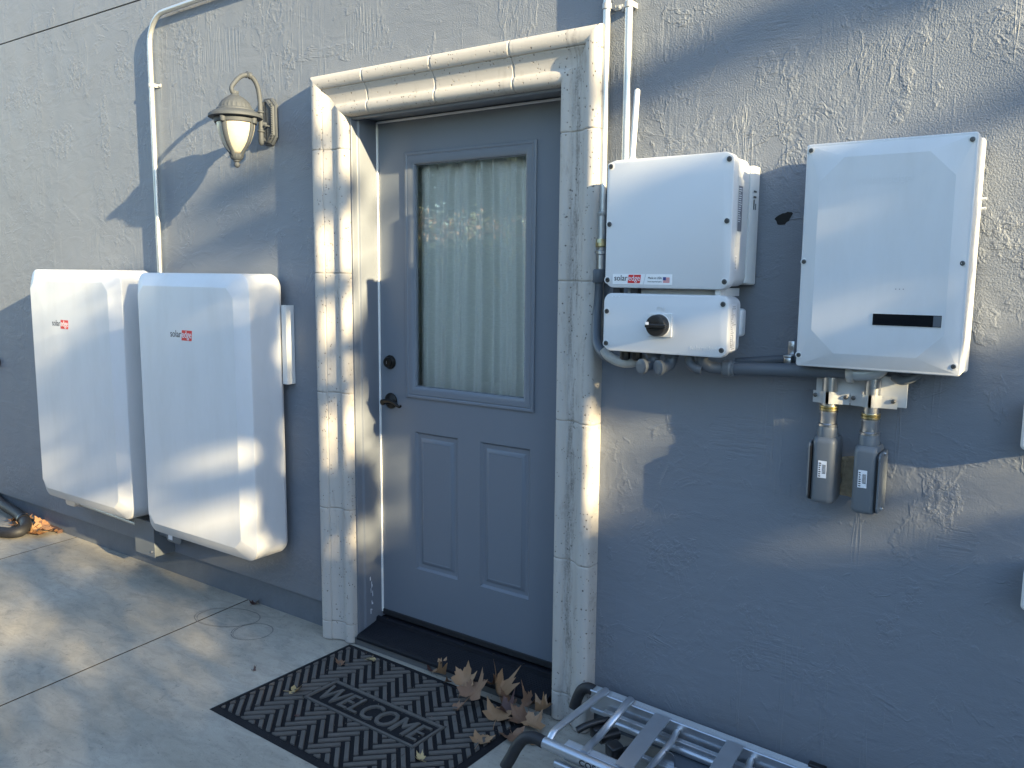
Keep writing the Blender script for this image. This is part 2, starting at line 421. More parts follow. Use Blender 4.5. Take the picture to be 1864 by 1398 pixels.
def glass_mat():
    t = NT('window_glass')
    for n in list(t.n):
        if n.type == 'BSDF_PRINCIPLED': t.n.remove(n)
    out = [n for n in t.n if n.type == 'OUTPUT_MATERIAL'][0]
    g = t.n.new('ShaderNodeBsdfGlossy'); g.inputs['Roughness'].default_value = .0
    g.inputs['Color'].default_value = (.95, 1, 1, 1)
    tr = t.n.new('ShaderNodeBsdfTransparent'); tr.inputs[0].default_value = (.97, .97, .96, 1)
    fr = t.n.new('ShaderNodeFresnel'); fr.inputs[0].default_value = 1.52
    mx = t.n.new('ShaderNodeMixShader')
    t.l.new(t.math('MULTIPLY', fr.outputs[0], 2.7, clamp=True), mx.inputs[0]); t.l.new(tr.outputs[0], mx.inputs[1]); t.l.new(g.outputs[0], mx.inputs[2])
    t.l.new(mx.outputs[0], out.inputs[0])
    return t.m
M['glass'] = glass_mat()
def curtain_mat():
    t = NT('curtain_linen')
    wv = t.noise(40, 3, .6, vec=t.mapping(scale=(1.2, 1, 14)))
    c = t.mix(t.ramp(wv, [(.35, 0), (.65, 1)]), (.84, .84, .80), (.93, .93, .89))
    m = t.set(c, .9, 0, t.bump(t.noise(500, 2), .0005))
    return m
M['curtain'] = curtain_mat()
def mat_rubber(name, c, amp):
    t = NT(name)
    s = t.ramp(t.noise(240, 3, .7), [(.66, 0), (.74, 1)])
    col = t.mix(t.noise(10, 5, .6), tuple(x*(1-amp) for x in c), tuple(x*(1+amp) for x in c))
    col = t.mix(t.math('MULTIPLY', s, .3), col, (.30, .27, .23))
    return t.set(col, .95, 0, t.bump(t.noise(260, 3), .0012), Specular_IOR_Level=.15)
M['mat_base'] = mat_rubber('doormat_black', (.016, .016, .018), .3)
M['mat_rib'] = mat_rubber('doormat_carpet', (.112, .102, .092), .25)
M['leafs'] = [leaf_mat('dry_leaf_tan', (.36, .22, .11), (.26, .15, .08)), leaf_mat('dry_leaf_brown', (.26, .14, .075), (.16, .085, .05)),
              leaf_mat('dry_leaf_pale', (.50, .40, .20), (.36, .25, .11)), leaf_mat('dry_leaf_dark', (.10, .04, .03), (.06, .03, .025)),
              leaf_mat('dry_leaf_orange', (.48, .24, .10), (.34, .17, .08))]
M['foliage'] = leaf_mat('green_foliage', (.07, .10, .035), (.13, .15, .06))
M['dark_foliage'] = leaf_mat('dark_green_foliage', (.02, .035, .015), (.035, .05, .02))
M['lit_greentip'] = leaf_mat('sunlit_green_foliage', (.26, .34, .20), (.36, .40, .28))  # lit copy of the foliage: sunshine on the tips put into the colour
M['redtip'] = leaf_mat('red_tip_foliage', (.42, .34, .24), (.45, .26, .20))

# ------------------------------------------------------------------ ground (one sheet to the horizon, patio slabs on it)
bm = NB(); box(bm, -400, 400, -400, 400, -.5, -.03)
tag(obj('ground', bm, plain('soil', (.16, .12, .08), .95, nscale=4, namp=.3, bump=.01, bscale=12)), kind='structure')
bm = NB()
def slab(bm, pts, ztop=0, th=.1, b=.0012):
    c = Vector((sum(p[0] for p in pts)/len(pts), sum(p[1] for p in pts)/len(pts)))
    def inset(k):
        return [(p[0]+(c.x-p[0])/max(abs(c.x-p[0]), 1e-6)*k, p[1]+(c.y-p[1])/max(abs(c.y-p[1]), 1e-6)*k) for p in pts]
    lo = ring(bm, [(x, y, ztop-th) for x, y in pts]); mid = ring(bm, [(x, y, ztop-b) for x, y in pts]); up_ = ring(bm, [(x, y, ztop) for x, y in inset(b)])
    quadstrip(bm, lo, mid, mi=1); quadstrip(bm, mid, up_, mi=1); bm.faces.new(up_)
jx = [(-7, -7.4), (-2.165, -2.06), (-.592, -.50), (2.62, 2.72), (6, 6.2)]   # x of each joint at y=0 and y=-1
ys = [.045, -2.42, -4.9]
for k in range(4):
    for j in range(2):
        g = .003
        def X(i, y): return jx[i][0] + (jx[i][1]-jx[i][0])*(-y)
        slab(bm, [(X(k, ys[j])+g, ys[j]-g), (X(k+1, ys[j])-g, ys[j]-g), (X(k+1, ys[j+1])-g, ys[j+1]+g), (X(k, ys[j+1])+g, ys[j+1]+g)])
M['joint_dirt'] = plain('joint_dirt', (.055, .048, .04), .95, nscale=40)
tag(obj('patio', bm, [M['concrete'], M['joint_dirt']]), kind='structure')
bm = NB(); box(bm, -12, 12, -5.2, .2, -.08, -.018)
tag(obj('joint_bed', bm, M['joint_dirt']), kind='structure')

# scuff rings left on the concrete by pots
def scuff(cx, cy, rx, ry, rot, label):
    bm = NB(); n = 72
    for q, (k, s) in enumerate(((1, 1), (.955, .93))):
        a0 = random.random()*6
        pts_i = []; pts_o = []
        for i in range(n+1):
            a = a0 + 2*math.pi*i/n*(.93 if q else .985)
            wob = 1+.012*math.sin(3*a+q)
            wd = .0011+.0011*max(0, math.sin(2*a+q*2))
            for L, d in ((pts_i, -wd), (pts_o, wd)):
                x = (rx*k*wob+d)*math.cos(a)+q*.006; y = (ry*k*wob+d)*math.sin(a)
                L.append((cx+x*math.cos(rot)-y*math.sin(rot), cy+x*math.sin(rot)+y*math.cos(rot), .0008+q*.0004))
        a = ring(bm, pts_i); b = ring(bm, pts_o); quadstrip(bm, a, b, closed=False)
    o = obj('scuff_ring', bm, plain('scuff', (.17, .155, .14), .9, nscale=60, namp=.5))
    tag(o, label, 'floor mark', 'round pot marks on the concrete')
scuff(-.50, -.17, .155, .10, .35, 'faint round scuff mark crossing the slab joint')
scuff(-.285, -.20, .088, .085, .2, 'faint round scuff mark on the concrete nearer the door')

# ------------------------------------------------------------------ the house
house = empty('house_wall', (0, .1, 0), 'grey painted trowelled stucco wall of the house, sunlit at upper left', 'wall')
OX0, OX1, OZ = .150, 1.147, 2.150
bm = NB()
ZJ = 2.812
xs = [-9, OX0, OX1, 7]; zs = [.125, OZ, ZJ-.0035]
gridplate(bm, xs, zs, 0, {(1, 0)})
# returns into the opening, bottom edge and top edge of the plaster
def quad(bm, *p, mi=0):
    f = bm.faces.new([bm.verts.new(q) for q in p]); f.material_index = mi; return f
quad(bm, (OX0, 0, .125), (OX0, .2, .125), (OX0, .2, OZ), (OX0, 0, OZ))
quad(bm, (OX1, 0, .125), (OX1, .2, .125), (OX1, .2, OZ), (OX1, 0, OZ))
quad(bm, (OX0, 0, OZ), (OX0, .2, OZ), (OX1, .2, OZ), (OX1, 0, OZ))
quad(bm, (-9, 0, .125), (OX0, 0, .125), (OX0, .06, .125), (-9, .06, .125))
quad(bm, (OX1, 0, .125), (7, 0, .125), (7, .06, .125), (OX1, .06, .125))
quad(bm, (-9, 0, ZJ-.0035), (7, 0, ZJ-.0035), (7, .02, ZJ-.0035), (-9, .02, ZJ-.0035))
quad(bm, (-9, 0, ZJ+.0035), (7, 0, ZJ+.0035), (7, .02, ZJ+.0035), (-9, .02, ZJ+.0035))
quad(bm, (-9, 0, ZJ+.0035), (7, 0, ZJ+.0035), (7, 0, 4.4), (-9, 0, 4.4))
obj('stucco', bm, M['stucco'], house)
bm = NB(); box(bm, -9, 7, .012, .03, ZJ-.02, ZJ+.02); box(bm, -9, 7, .0, .25, 4.4, 4.5)
obj('control_joint', bm, M['plinth'], house)
bm = NB(); box(bm, -9, OX0, .018, .2, -.1, .122, .003); box(bm, OX1, 7, .018, .2, -.1, .122, .003)
obj('plinth', bm, M['plinth'], house)
bm = NB(); box(bm, -9, OX0+.0, .2, .24, -.1, 4.4); box(bm, OX1, 7, .2, .24, -.1, 4.4); box(bm, OX0, OX1, .2, .24, OZ, 4.4)
box(bm, -9, 7, .2, 4, -.1, -.02)
box(bm, -9, 7, 4, 4.1, -.1, 4.4); box(bm, -9, 7, .24, 4, 2.7, 2.8); box(bm, -2, -1.9, .24, 4, -.02, 2.7); box(bm, 3.9, 4, .24, 4, -.02, 2.7)
obj('interior_shell', bm, M['room'], house)
# hole in the wall left by a removed fitting; a flat black face paints its inner shade
bm = NB()
pts = []
for i in range(22):
    a = 2*math.pi*i/22; r = .019*(1+.12*math.sin(3*a+1)+.22*random.random())
    x, z = r*1.2*math.cos(a), r*.72*math.sin(a)
    pts.append((1.862+x*math.cos(.45)-z*math.sin(.45), -.0006, 1.706+x*math.sin(.45)+z*math.cos(.45)))
bm.faces.new(ring(bm, pts))
tag(obj('wall_hole', bm, M['dark_hole']), 'small ragged black hole in the stucco between the two wall units', 'hole')

# ------------------------------------------------------------------ cast stone surround
SW, SH = 1.2968, 2.3012
PROF = [(0, .0), (0, -.048), (.003, -.058), (.010, -.0645), (.020, -.067), (.034, -.0660), (.045, -.0615), (.052, -.0555), (.0535, -.0490),
        (.0575, -.0490), (.062, -.0455), (.070, -.0405), (.080, -.0360), (.092, -.0330), (.104, -.0315), (.112, -.0312), (.114, -.0325), (.117, -.0365),
        (.123, -.0400), (.133, -.0412), (.143, -.0395), (.151, -.0345), (.156, -.0275), (.159, -.018), (.159, .022)]
PROF = [(u, d*.97 if d < 0 else d) for u, d in PROF]
sur = empty('door_surround', (SW/2, 0, 0), 'cream pitted cast-stone moulding framing the grey door', 'door surround')
def leg_pt(side, u, d, z): return ((u if side < 0 else SW-u), d, z)
def block_leg(side, z0, z1, mitre=False, name='stone_block'):
    bm = NB(); g = .0016; b = .003
    rs = []
    def shrink(u, d, k):      # pull profile in a little at block ends
        return (u + (k if u < .08 else -k)*(.4 if 0.01 < u < .15 else 0), d + (k if d < -.001 else 0))
    for z, k in ((z0+g, .0022), (z0+g+b, 0), (z0+g+b+.004, 0)) + (() if mitre else ((z1-g-b-.004, 0), (z1-g-b, 0), (z1-g, .0022))):
        rs.append([leg_pt(side, *shrink(u, d, k), z) for u, d in PROF])
    if mitre: rs.append([leg_pt(side, u, d, SH-u) for u, d in PROF])
    # subdivide for slight waviness
    loft(bm, rs, cap0=True, cap1=True)
    return obj(name, bm, M['stone'], sur, smooth=35)
def block_head(x0, x1, lm=False, rm=False):
    bm = NB(); g = .0016; b = .003; rs = []
    if lm: rs.append([(u, d, SH-u) for u, d in PROF])
    else:
        for x, k in ((x0+g, .0022), (x0+g+b, 0), (x0+g+b+.004, 0)): rs.append([(x, d+(k if d < -.001 else 0), SH-u) for u, d in PROF])
    if rm: rs.append([(SW-u, d, SH-u) for u, d in PROF])
    else:
        for x, k in ((x1-g-b-.004, 0), (x1-g-b, 0), (x1-g, .0022)): rs.append([(x, d+(k if d < -.001 else 0), SH-u) for u, d in PROF])
    loft(bm, rs)
    return obj('stone_block', bm, M['stone'], sur, smooth=35)
ZL = [.002, .083, .576, 1.060, 1.541, 2.020]; ZR = [.002, .107, .588, 1.064, 1.524, 1.993]
for a, b in zip(ZL, ZL[1:]): block_leg(-1, a, b)
block_leg(-1, ZL[-1], 0, True)
for a, b in zip(ZR, ZR[1:]): block_leg(1, a, b)
block_leg(1, ZR[-1], 0, True)
XH = [0, .287, .619, .958, SW]
for i in range(4): block_head(XH[i], XH[i+1], i == 0, i == 3)
bm = NB()
PM = [(u+.0, d+.0035) for u, d in PROF[1:-1]]
PM = [(max(.0025, min(.1565, u)), min(.02, d)) for u, d in PM]; PM = [(.0025, .001)] + PM + [(.1565, .02)]
for side, zz in ((-1, ZL), (1, ZR)):
    for z in zz[1:]:
        loft(bm, [[leg_pt(side, u, d, z-.004) for u, d in PM], [leg_pt(side, u, d, z+.004) for u, d in PM]])
for x in XH[1:-1]: loft(bm, [[(x-.004, d, SH-u) for u, d in PM], [(x+.004, d, SH-u) for u, d in PM]])
obj('mortar', bm, M['mortar'], sur, smooth=35)

# ------------------------------------------------------------------ door frame and door
DY = .1282; DX0, DX1, DZ0, DZ1 = .1815, 1.1135, .1018, 2.137
fr = empty('door_frame', (.63, .05, 0), 'grey painted door frame recessed inside the cream stone moulding', 'door frame')
for side in (-1, 1):
    bm = NB()
    def fx(x): return x if side < 0 else (DX0+DX1-x)
    prof = [(.1595, -.004), (.168, -.004), (.170, .000), (.170, .022), (.172, .026), (.178, .030), (.1795, .034), (.1795, .146), (.1515, .146), (.1515, .024), (.1595, .022)]
    loft(bm, [[(fx(x), y, .03) for x, y in prof], [(fx(x), y, DZ1+.004) for x, y in prof]])
    obj('side_jamb', bm, M['jamb'], fr, smooth=30)
bm = NB()
prof = [(2.1415, .0), (2.134+.0, .0), (2.132, .003), (2.132, .022), (2.136, .026), (2.141, .030), (2.1435, .034), (2.1435, .146), (2.149, .146), (2.149, 0)]
loft(bm, [[(.1512, y, z+.0) for z, y in prof], [(1.1438, y, z) for z, y in prof]])
obj('head_jamb', bm, M['jamb'], fr, smooth=30)
bm = NB()
box(bm, .1797, .1865, .1195, .1275, DZ0, DZ1, .0015); box(bm, DX1-.005, DX1+.0018, .1195, .1275, DZ0, DZ1, .0015)
box(bm, .1868, DX1-.0053, .1195, .1275, 2.1315, 2.1395, .0015)
obj('weatherstrip', bm, M['weather'], fr)
# scraped paint low on the left jamb
bm = NB()
for i in range(9):
    z = .10+random.random()*.16; y = .05+random.random()*.018; h = .006+random.random()*.03; w2 = .002+random.random()*.004
    quad(bm, (.1799, y, z), (.1799, y+w2, z+.002), (.1799, y+w2*.7, z+h), (.1799, y-.001, z+h*.8))
obj('paint_chips', bm, M['paper'], fr)

door = empty('entry_door', (.63, DY, DZ0), 'closed grey-blue entry door with curtained window over two raised panels', 'door')
LX0, LX1, LZ0, LZ1 = .3300, .9500, 1.045, 2.010
PA = (.371, .592, .330, .907); PB = (.703, .934, .330, .907)
bm = NB()
xs = [DX0+.004, LX0+.012, PA[0], PA[1], PB[0], PB[1], LX1-.012, DX1-.004]
xs = [DX0+.004, LX0+.012, PA[0], PA[1], PB[0], PB[1]-.0, LX1-.012, DX1-.004]
xs = sorted(xs); zs = [DZ0+.012, PA[2], PA[3], LZ0+.012, LZ1-.012, DZ1-.004]
holes = set()
for i in range(len(xs)-1):
    mx = (xs[i]+xs[i+1])/2
    if LX0 < mx < LX1: holes.add((i, 3))
    if PA[0] < mx < PA[1] or PB[0] < mx < PB[1]: holes.add((i, 1))
gridplate(bm, xs, zs, DY, holes)
x0, x1, z0, z1 = xs[0], xs[-1], zs[0], zs[-1]
loft(bm, [[(x0, DY, z0), (x1, DY, z0), (x1, DY, z1), (x0, DY, z1)], [(x0, DY+.044, z0), (x1, DY+.044, z0), (x1, DY+.044, z1), (x0, DY+.044, z1)]], cap0=False, cap1=False)
a0, a1, b0, b1 = xs[1], xs[-2], zs[3], zs[4]
loft(bm, [[(a0, DY, b0), (a1, DY, b0), (a1, DY, b1), (a0, DY, b1)], [(a0, DY+.044, b0), (a1, DY+.044, b0), (a1, DY+.044, b1), (a0, DY+.044, b1)]], cap0=False, cap1=False)
bmesh.ops.remove_doubles(bm, verts=bm.verts, dist=1e-5)
obj('slab', bm, M['paint'], door)
for P in (PA, PB):
    bm = NB()
    rs = []
    for i, y in ((0, 0), (.003, .004), (.009, .0095), (.016, .0105), (.024, .0095), (.034, .004), (.040, .0025), (.042, .0035)):
        rs.append([(P[0]+i, DY+y, P[2]+i), (P[1]-i, DY+y, P[2]+i), (P[1]-i, DY+y, P[3]-i), (P[0]+i, DY+y, P[3]-i)])
    loft(bm, rs, cap0=False, cap1=True)
    obj('raised_panel', bm, M['paint'], door, smooth=20)
# lite frame
bm = NB(); rs = []
for i, y in ((0, .0), (0, -.006), (.003, -.0080), (.010, -.0085), (.014, -.0060), (.017, -.0090), (.030, -.0095), (.040, -.0065), (.046, -.0015), (.048, .004), (.048, .018)):
    rs.append([(LX0+i, DY+y, LZ0+i), (LX1-i, DY+y, LZ0+i), (LX1-i, DY+y, LZ1-i), (LX0+i, DY+y, LZ1-i)])
loft(bm, rs, cap0=False, cap1=False)
lf = obj('window_frame', bm, M['paint'], door, smooth=25)
bm = NB(); i = .047
quad(bm, (LX0+i, DY+.010, LZ0+i), (LX1-i, DY+.010, LZ0+i), (LX1-i, DY+.010, LZ1-i), (LX0+i, DY+.010, LZ1-i))
gl = obj('pane', bm, M['glass'], lf)
# pale glazing bead and edge of the sealed unit
bm = NB(); rs = []
for k, y in ((.0475, .006), (.0510, .006), (.0510, .011)):
    rs.append([(LX0+k, DY+y, LZ0+k), (LX1-k, DY+y, LZ0+k), (LX1-k, DY+y, LZ1-k), (LX0+k, DY+y, LZ1-k)])
loft(bm, rs, cap0=False, cap1=False)
obj('glazing_bead', bm, M['pvc_light'], lf)
# sweep at the bottom
bm = NB(); box(bm, DX0+.002, DX1-.002, DY-.006, DY+.046, DZ0-.012, DZ0+.0115, .002)
obj('bottom_sweep', bm, M['rubber'], door)
# deadbolt
bm = NB(); c = (.2405, DY-.0005, 1.182)
lathe(bm, c, (0, -1, 0), [(0, .028), (.004, .029), (.007, .0285), (.012, .026), (.014, .022), (.014, .0215), (.020, .0205), (.024, .019), (.025, .012)], 28)
db = obj('deadbolt', bm, M['bronze'], door, smooth=35)
bm = NB(); box(bm, .2395, .2415, DY-.0265, DY-.025, 1.176, 1.188)
obj('keyhole', bm, M['steel'], db)
# lever
bm = NB(); c = (.2435, DY-.0005, 1.022)
lathe(bm, c, (0, -1, 0), [(0, .031), (.004, .033), (.008, .032), (.011, .028), (.013, .020), (.018, .0125), (.045, .0115), (.050, .013), (.056, .0125), (.058, .008)], 28)
lv = obj('door_lever', bm, M['bronze'], door, smooth=35)
bm = NB()
tube(bm, [(.2435, DY-.050, 1.022), (.262, DY-.052, 1.028), (.285, DY-.053, 1.030), (.308, DY-.053, 1.024), (.326, DY-.052, 1.013), (.334, DY-.050, 1.012), (.340, DY-.049, 1.016)], lambda t: .0085-.0035*t, 12, smooth=5)
obj('lever_arm', bm, M['bronze'], lv, smooth=40)

# threshold
th = empty('door_threshold', (.64, .03, 0), 'black ribbed metal threshold ramp under the grey door', 'threshold')
bm = NB()
prof = [(-.032, .030), (-.032, .040), (-.028, .046)]
yy = -.026; zz = .047
while yy < .082:
    prof += [(yy, zz), (yy+.001, zz+.0018), (yy+.0055, zz+.0025), (yy+.0065, zz+.0007)]; yy += .0085; zz += .0019
prof += [(.084, .0745), (.086, .088), (.096, .092), (.102, .088), (.104, .080), (.16, .080), (.16, .030)]
loft(bm, [[(DX0-.0, y, z) for y, z in prof], [(DX1+.0, y, z) for y, z in prof]])
obj('ramp', bm, M['threshold'], th, smooth=20)
bm = NB(); box(bm, .161, 1.1355, -.022, .2, -.02, .0298, .002)
obj('sill_block', bm, plain('sill_concrete', (.10, .10, .10), .9, nscale=20), th)
bm = NB()
bm.free()
for k in range(7):
    bm = NB(); x = .24+k*.14; cyl(bm, (x, .0935, .0905), (x, .0935, .0932), .0045, 10)
    obj('screw', bm, M['bronze'], th)

# curtain
bm = NB()
nx, nz = 240, 40
X0c, X1c, Z0c, Z1c = .27, 1.02, 1.0, 2.06
vs = []
rnd = [random.random() for _ in range(40)]
def fold(u, v):
    # v 0 bottom 1 top
    s = u + .018*math.sin(2.1*v+u*5)*(1-v)
    f = .010*math.sin(s*2*math.pi*9+1.2*math.sin(s*11)+.7) + .006*math.sin(s*2*math.pi*17+2+rnd[3]*3) + .004*math.sin(s*2*math.pi*31)
    f *= (.75+.5*(math.sin(s*7.3+1)**2))
    g = .005*math.sin(s*2*math.pi*46)*max(0, v-.8)*5
    return f + g
for j in range(nz+1):
    row = []
    for i in range(nx+1):
        u = i/nx; v = j/nz
        x = X0c+(X1c-X0c)*(u + .010*math.sin(9*u+2)*(1-v))
        row.append(bm.verts.new((x, DY+.066+fold(u, v)*1.5, Z0c+(Z1c-Z0c)*v)))
    vs.append(row)
for j in range(nz):
    for i in range(nx): bm.faces.new((vs[j][i], vs[j][i+1], vs[j+1][i+1], vs[j+1][i]))
cu = obj('curtain', bm, M['curtain'], smooth=180)
tag(cu, 'pale gathered linen curtain behind the glass of the door', 'curtain')

# ------------------------------------------------------------------ doormat
mt = empty('doormat', (.616, -.382, 0), 'dark rubber WELCOME doormat with herringbone ribs, scattered with leaves', 'doormat')
mt.rotation_euler = (0, 0, R(-1.4))
MW, MD = .956, .665
def local(o, parent):
    o.parent = parent; return o
def lobj(name, bm, mat, parent, smooth=None):
    o = obj(name, bm, mat, None, smooth); o.parent = parent; return o
bm = NB()
def rr(i, z): return [(-MW/2+i, -MD/2+i, z), (MW/2-i, -MD/2+i, z), (MW/2-i, MD/2-i, z), (-MW/2+i, MD/2-i, z)]
loft(bm, [rr(0, .0006), rr(.004, .003), rr(.018, .0075), rr(.021, .0075), rr(.024, .0035)])
lobj('rubber_base', bm, M['mat_base'], mt)
def clip_poly(P, hp):
    out = []
    a, b, c = hp            # keep a*x+b*y<=c
    for i in range(len(P)):
        p, q = P[i], P[(i+1) % len(P)]
        dp, dq = a*p[0]+b*p[1]-c, a*q[0]+b*q[1]-c
        if dp <= 0: out.append(p)
        if dp*dq < 0:
            t = dp/(dp-dq); out.append((p[0]+(q[0]-p[0])*t, p[1]+(q[1]-p[1])*t))
    return out
def area(P): return abs(sum(P[i][0]*P[(i+1) % len(P)][1]-P[(i+1) % len(P)][0]*P[i][1] for i in range(len(P))))/2
bm = NB()
HX, HY = MW/2-.030, MD/2-.030
WX, WY = .272, .079         # word plate half size
def raised(bm, P, z0, z1, b=.0015):
    c = (sum(p[0] for p in P)/len(P), sum(p[1] for p in P)/len(P))
    def ins(k):
        o = []
        for i in range(len(P)):
            p, a, b2 = Vector(P[i]), Vector(P[i-1]), Vector(P[(i+1) % len(P)])
            e1 = (p-a).normalized() if (p-a).length > 1e-6 else Vector((1, 0)); e2 = (b2-p).normalized() if (b2-p).length > 1e-6 else Vector((1, 0))
            n1 = Vector((-e1.y, e1.x)); n2 = Vector((-e2.y, e2.x)); n = (n1+n2)
            if n.length < 1e-6: n = n1
            n.normalize(); o.append(p+n*k)
        return o
    loft(bm, [[(p[0], p[1], z0) for p in P], [(p[0], p[1], z1-b) for p in P], [(p.x, p.y, z1) for p in ins(b)]], cap0=False)
wq = .0300; nn = 4; gap = .0072
ang = R(45)
for t in range(-60, 60):
    for s in range(-12, 12):
        for kind in (0, 1):
            if kind == 0: a0, a1, b0, b1 = t+2*nn*s, t+2*nn*s+nn, t, t+1
            else: a0, a1, b0, b1 = t+2*nn*s, t+2*nn*s+1, t+1, t+1+nn
            P = [(a0*wq+gap, b0*wq+gap), (a1*wq-gap, b0*wq+gap), (a1*wq-gap, b1*wq-gap), (a0*wq+gap, b1*wq-gap)]
            P = [(x*math.cos(ang)-y*math.sin(ang), x*math.sin(ang)+y*math.cos(ang)) for x, y in P]
            if min(math.hypot(*p) for p in P) > .75: continue
            for hp in ((1, 0, HX), (-1, 0, HX), (0, 1, HY), (0, -1, HY)):
                if P: P = clip_poly(P, hp)
            if len(P) < 3 or area(P) < 6e-5: continue
            # cut away the word plate
            outs = []
            k = .006
            rest = P
            for hp in ((1, 0, -WX-k), (-1, 0, -WX-k), (0, 1, -WY-k), (0, -1, -WY-k)):
                piece = clip_poly(rest, hp)
                if len(piece) >= 3 and area(piece) > 6e-5: outs.append(piece)
                rest = clip_poly(rest, (-hp[0], -hp[1], -hp[2])) if len(rest) >= 3 else rest
                if len(rest) < 3: break
            for q in outs:
                # drop tiny duplicate points
                qq = [q[0]]
                for p in q[1:]:
                    if math.hypot(p[0]-qq[-1][0], p[1]-qq[-1][1]) > 1e-4: qq.append(p)
                if len(qq) >= 3: raised(bm, qq, .003, .0105, .0026)
lobj('ribs', bm, M['mat_rib'], mt)
bm = NB()
for P in ([(-WX, -WY), (WX, -WY), (WX-.011, -WY+.011), (-WX+.011, -WY+.011)], [(WX, -WY), (WX, WY), (WX-.011, WY-.011), (WX-.011, -WY+.011)],
          [(WX, WY), (-WX, WY), (-WX+.011, WY-.011), (WX-.011, WY-.011)], [(-WX, WY), (-WX, -WY), (-WX+.011, -WY+.011), (-WX+.011, WY-.011)]):
    raised(bm, P, .003, .0105, .002)
lobj('word_border', bm, M['mat_rib'], mt)
o = text('lettering', 'WELCOME', 0, 0, 0, .135, M['mat_rib'], None, width=.495, depth=.0075, M=Matrix.Translation((0, -.047, .0062)))
bm = NB(); bm.from_mesh(o.data)
for dx, dz in ((-.0022, -.0002), (.0022, -.0004)):
    t = bmesh.new(); t.from_mesh(o.data); bmesh.ops.translate(t, verts=t.verts, vec=(dx, 0, dz)); merge(bm, t)
bm.to_mesh(o.data); bm.free()
o.parent = mt

# ------------------------------------------------------------------ wall lantern
LXc, LYc = -.325, -.165
la = empty('wall_lantern', (-.315, 0, 2.17), 'grey metal coach lantern with cream glass on a curved arm, left of the door', 'wall lamp')
bm = NB()
def oct_ring(i, y):
    x0, x1, z0, z1 = -.366+i, -.262-i, 2.070+i, 2.262-i; c = .030
    return [(x0+c, y, z0), (x1-c, y, z0), (x1, y, z0+c), (x1, y, z1-c), (x1-c, y, z1), (x0+c, y, z1), (x0, y, z1-c), (x0, y, z0+c)]
loft(bm, [oct_ring(0, 0), oct_ring(0, -.010), oct_ring(.004, -.014), oct_ring(.008, -.014), oct_ring(.010, -.022), oct_ring(.016, -.026), oct_ring(.020, -.022), oct_ring(.024, -.022)])
for i in range(16):   # beads round the plate
    z = 2.098+i*.0092
    for x in (-.2757, -.3523): lathe(bm, (x, -.0235, z), (0, -1, 0), [(0, .0035), (.003, .0026), (.0042, .0008)], 8)
pl = obj('back_plate', bm, M['lampgrey'], la, smooth=30)
bm = NB(); cyl(bm, (-.293, -.02, 2.145), (-.293, -.043, 2.145), .0035, 10); lathe(bm, (-.293, -.040, 2.145), (0, -1, 0), [(0, .003), (.002, .006), (.006, .006), (.009, .002)], 12)
obj('thumb_screw', bm, M['lampgrey'], pl, smooth=40)
bm = NB()
top = 2.338
path = [(-.318, -.046, 2.085), (-.318, -.046, 2.13), (-.318, -.046, 2.20), (-.318, -.048, 2.255), (-.318, -.058, 2.302), (-.320, -.080, 2.332), (-.322, -.108, 2.338), (-.324, -.138, 2.325), (-.325, -.165, 2.298), (-.325, -.180, 2.275), (-.325, -.172, 2.256), (-.325, -.158, 2.256), (-.325, -.156, 2.266)]
tube(bm, path, lambda t: .0105-.002*t, 12, smooth=5)
for z in (2.195, 2.118): lathe(bm, (-.318, -.046, z), (0, 0, 1), [(0, .010), (.003, .0145), (.008, .0145), (.011, .010)], 16)
lathe(bm, (-.318, -.046, 2.066), (0, 0, 1), [(0, .003), (.004, .009), (.012, .011), (.024, .012)], 16)
lathe(bm, (-.3212, -.098, 2.339), Vector((-.002, -.032, .004)), [(-.012, .010), (-.008, .015), (-.003, .0115), (.003, .0115), (.008, .015), (.012, .010)], 14)
cyl(bm, (-.318, -.008, 2.155), (-.318, -.05, 2.155), .009, 12)
obj('arm', bm, M['lampgrey'], la, smooth=50)
bm = NB()
c = (LXc, LYc, 0)
lathe(bm, c, (0, 0, 1), [(2.152, .058), (2.160, .080), (2.157, .100), (2.160, .106), (2.168, .106), (2.174, .101), (2.182, .090), (2.186, .080), (2.186, .070)], 40, caps=True)
lathe(bm, c, (0, 0, 1), [(2.184, .075), (2.192, .0745), (2.196, .071), (2.197, .066)], 40)
lathe(bm, c, (0, 0, 1), [(2.196, .066), (2.208, .063), (2.224, .053), (2.237, .038), (2.244, .026), (2.248, .018)], 48, flute=.05)
lathe(bm, c, (0, 0, 1), [(2.245, .020), (2.251, .017), (2.256, .011), (2.266, .010)], 24)
obj('hood', bm, M['lampgrey'], la, smooth=40)
bm = NB()
GP = [(2.018, .020), (2.028, .030), (2.045, .044), (2.065, .056), (2.090, .066), (2.115, .0725), (2.140, .0755), (2.158, .0755)]
lathe(bm, c, (0, 0, 1), GP, 40)
obj('glass_bowl', bm, M['lampglass'], la, smooth=60)
bm = NB()
lathe(bm, c, (0, 0, 1), [(2.139, .078), (2.139, .083), (2.150, .085), (2.160, .085), (2.160, .076)], 40)
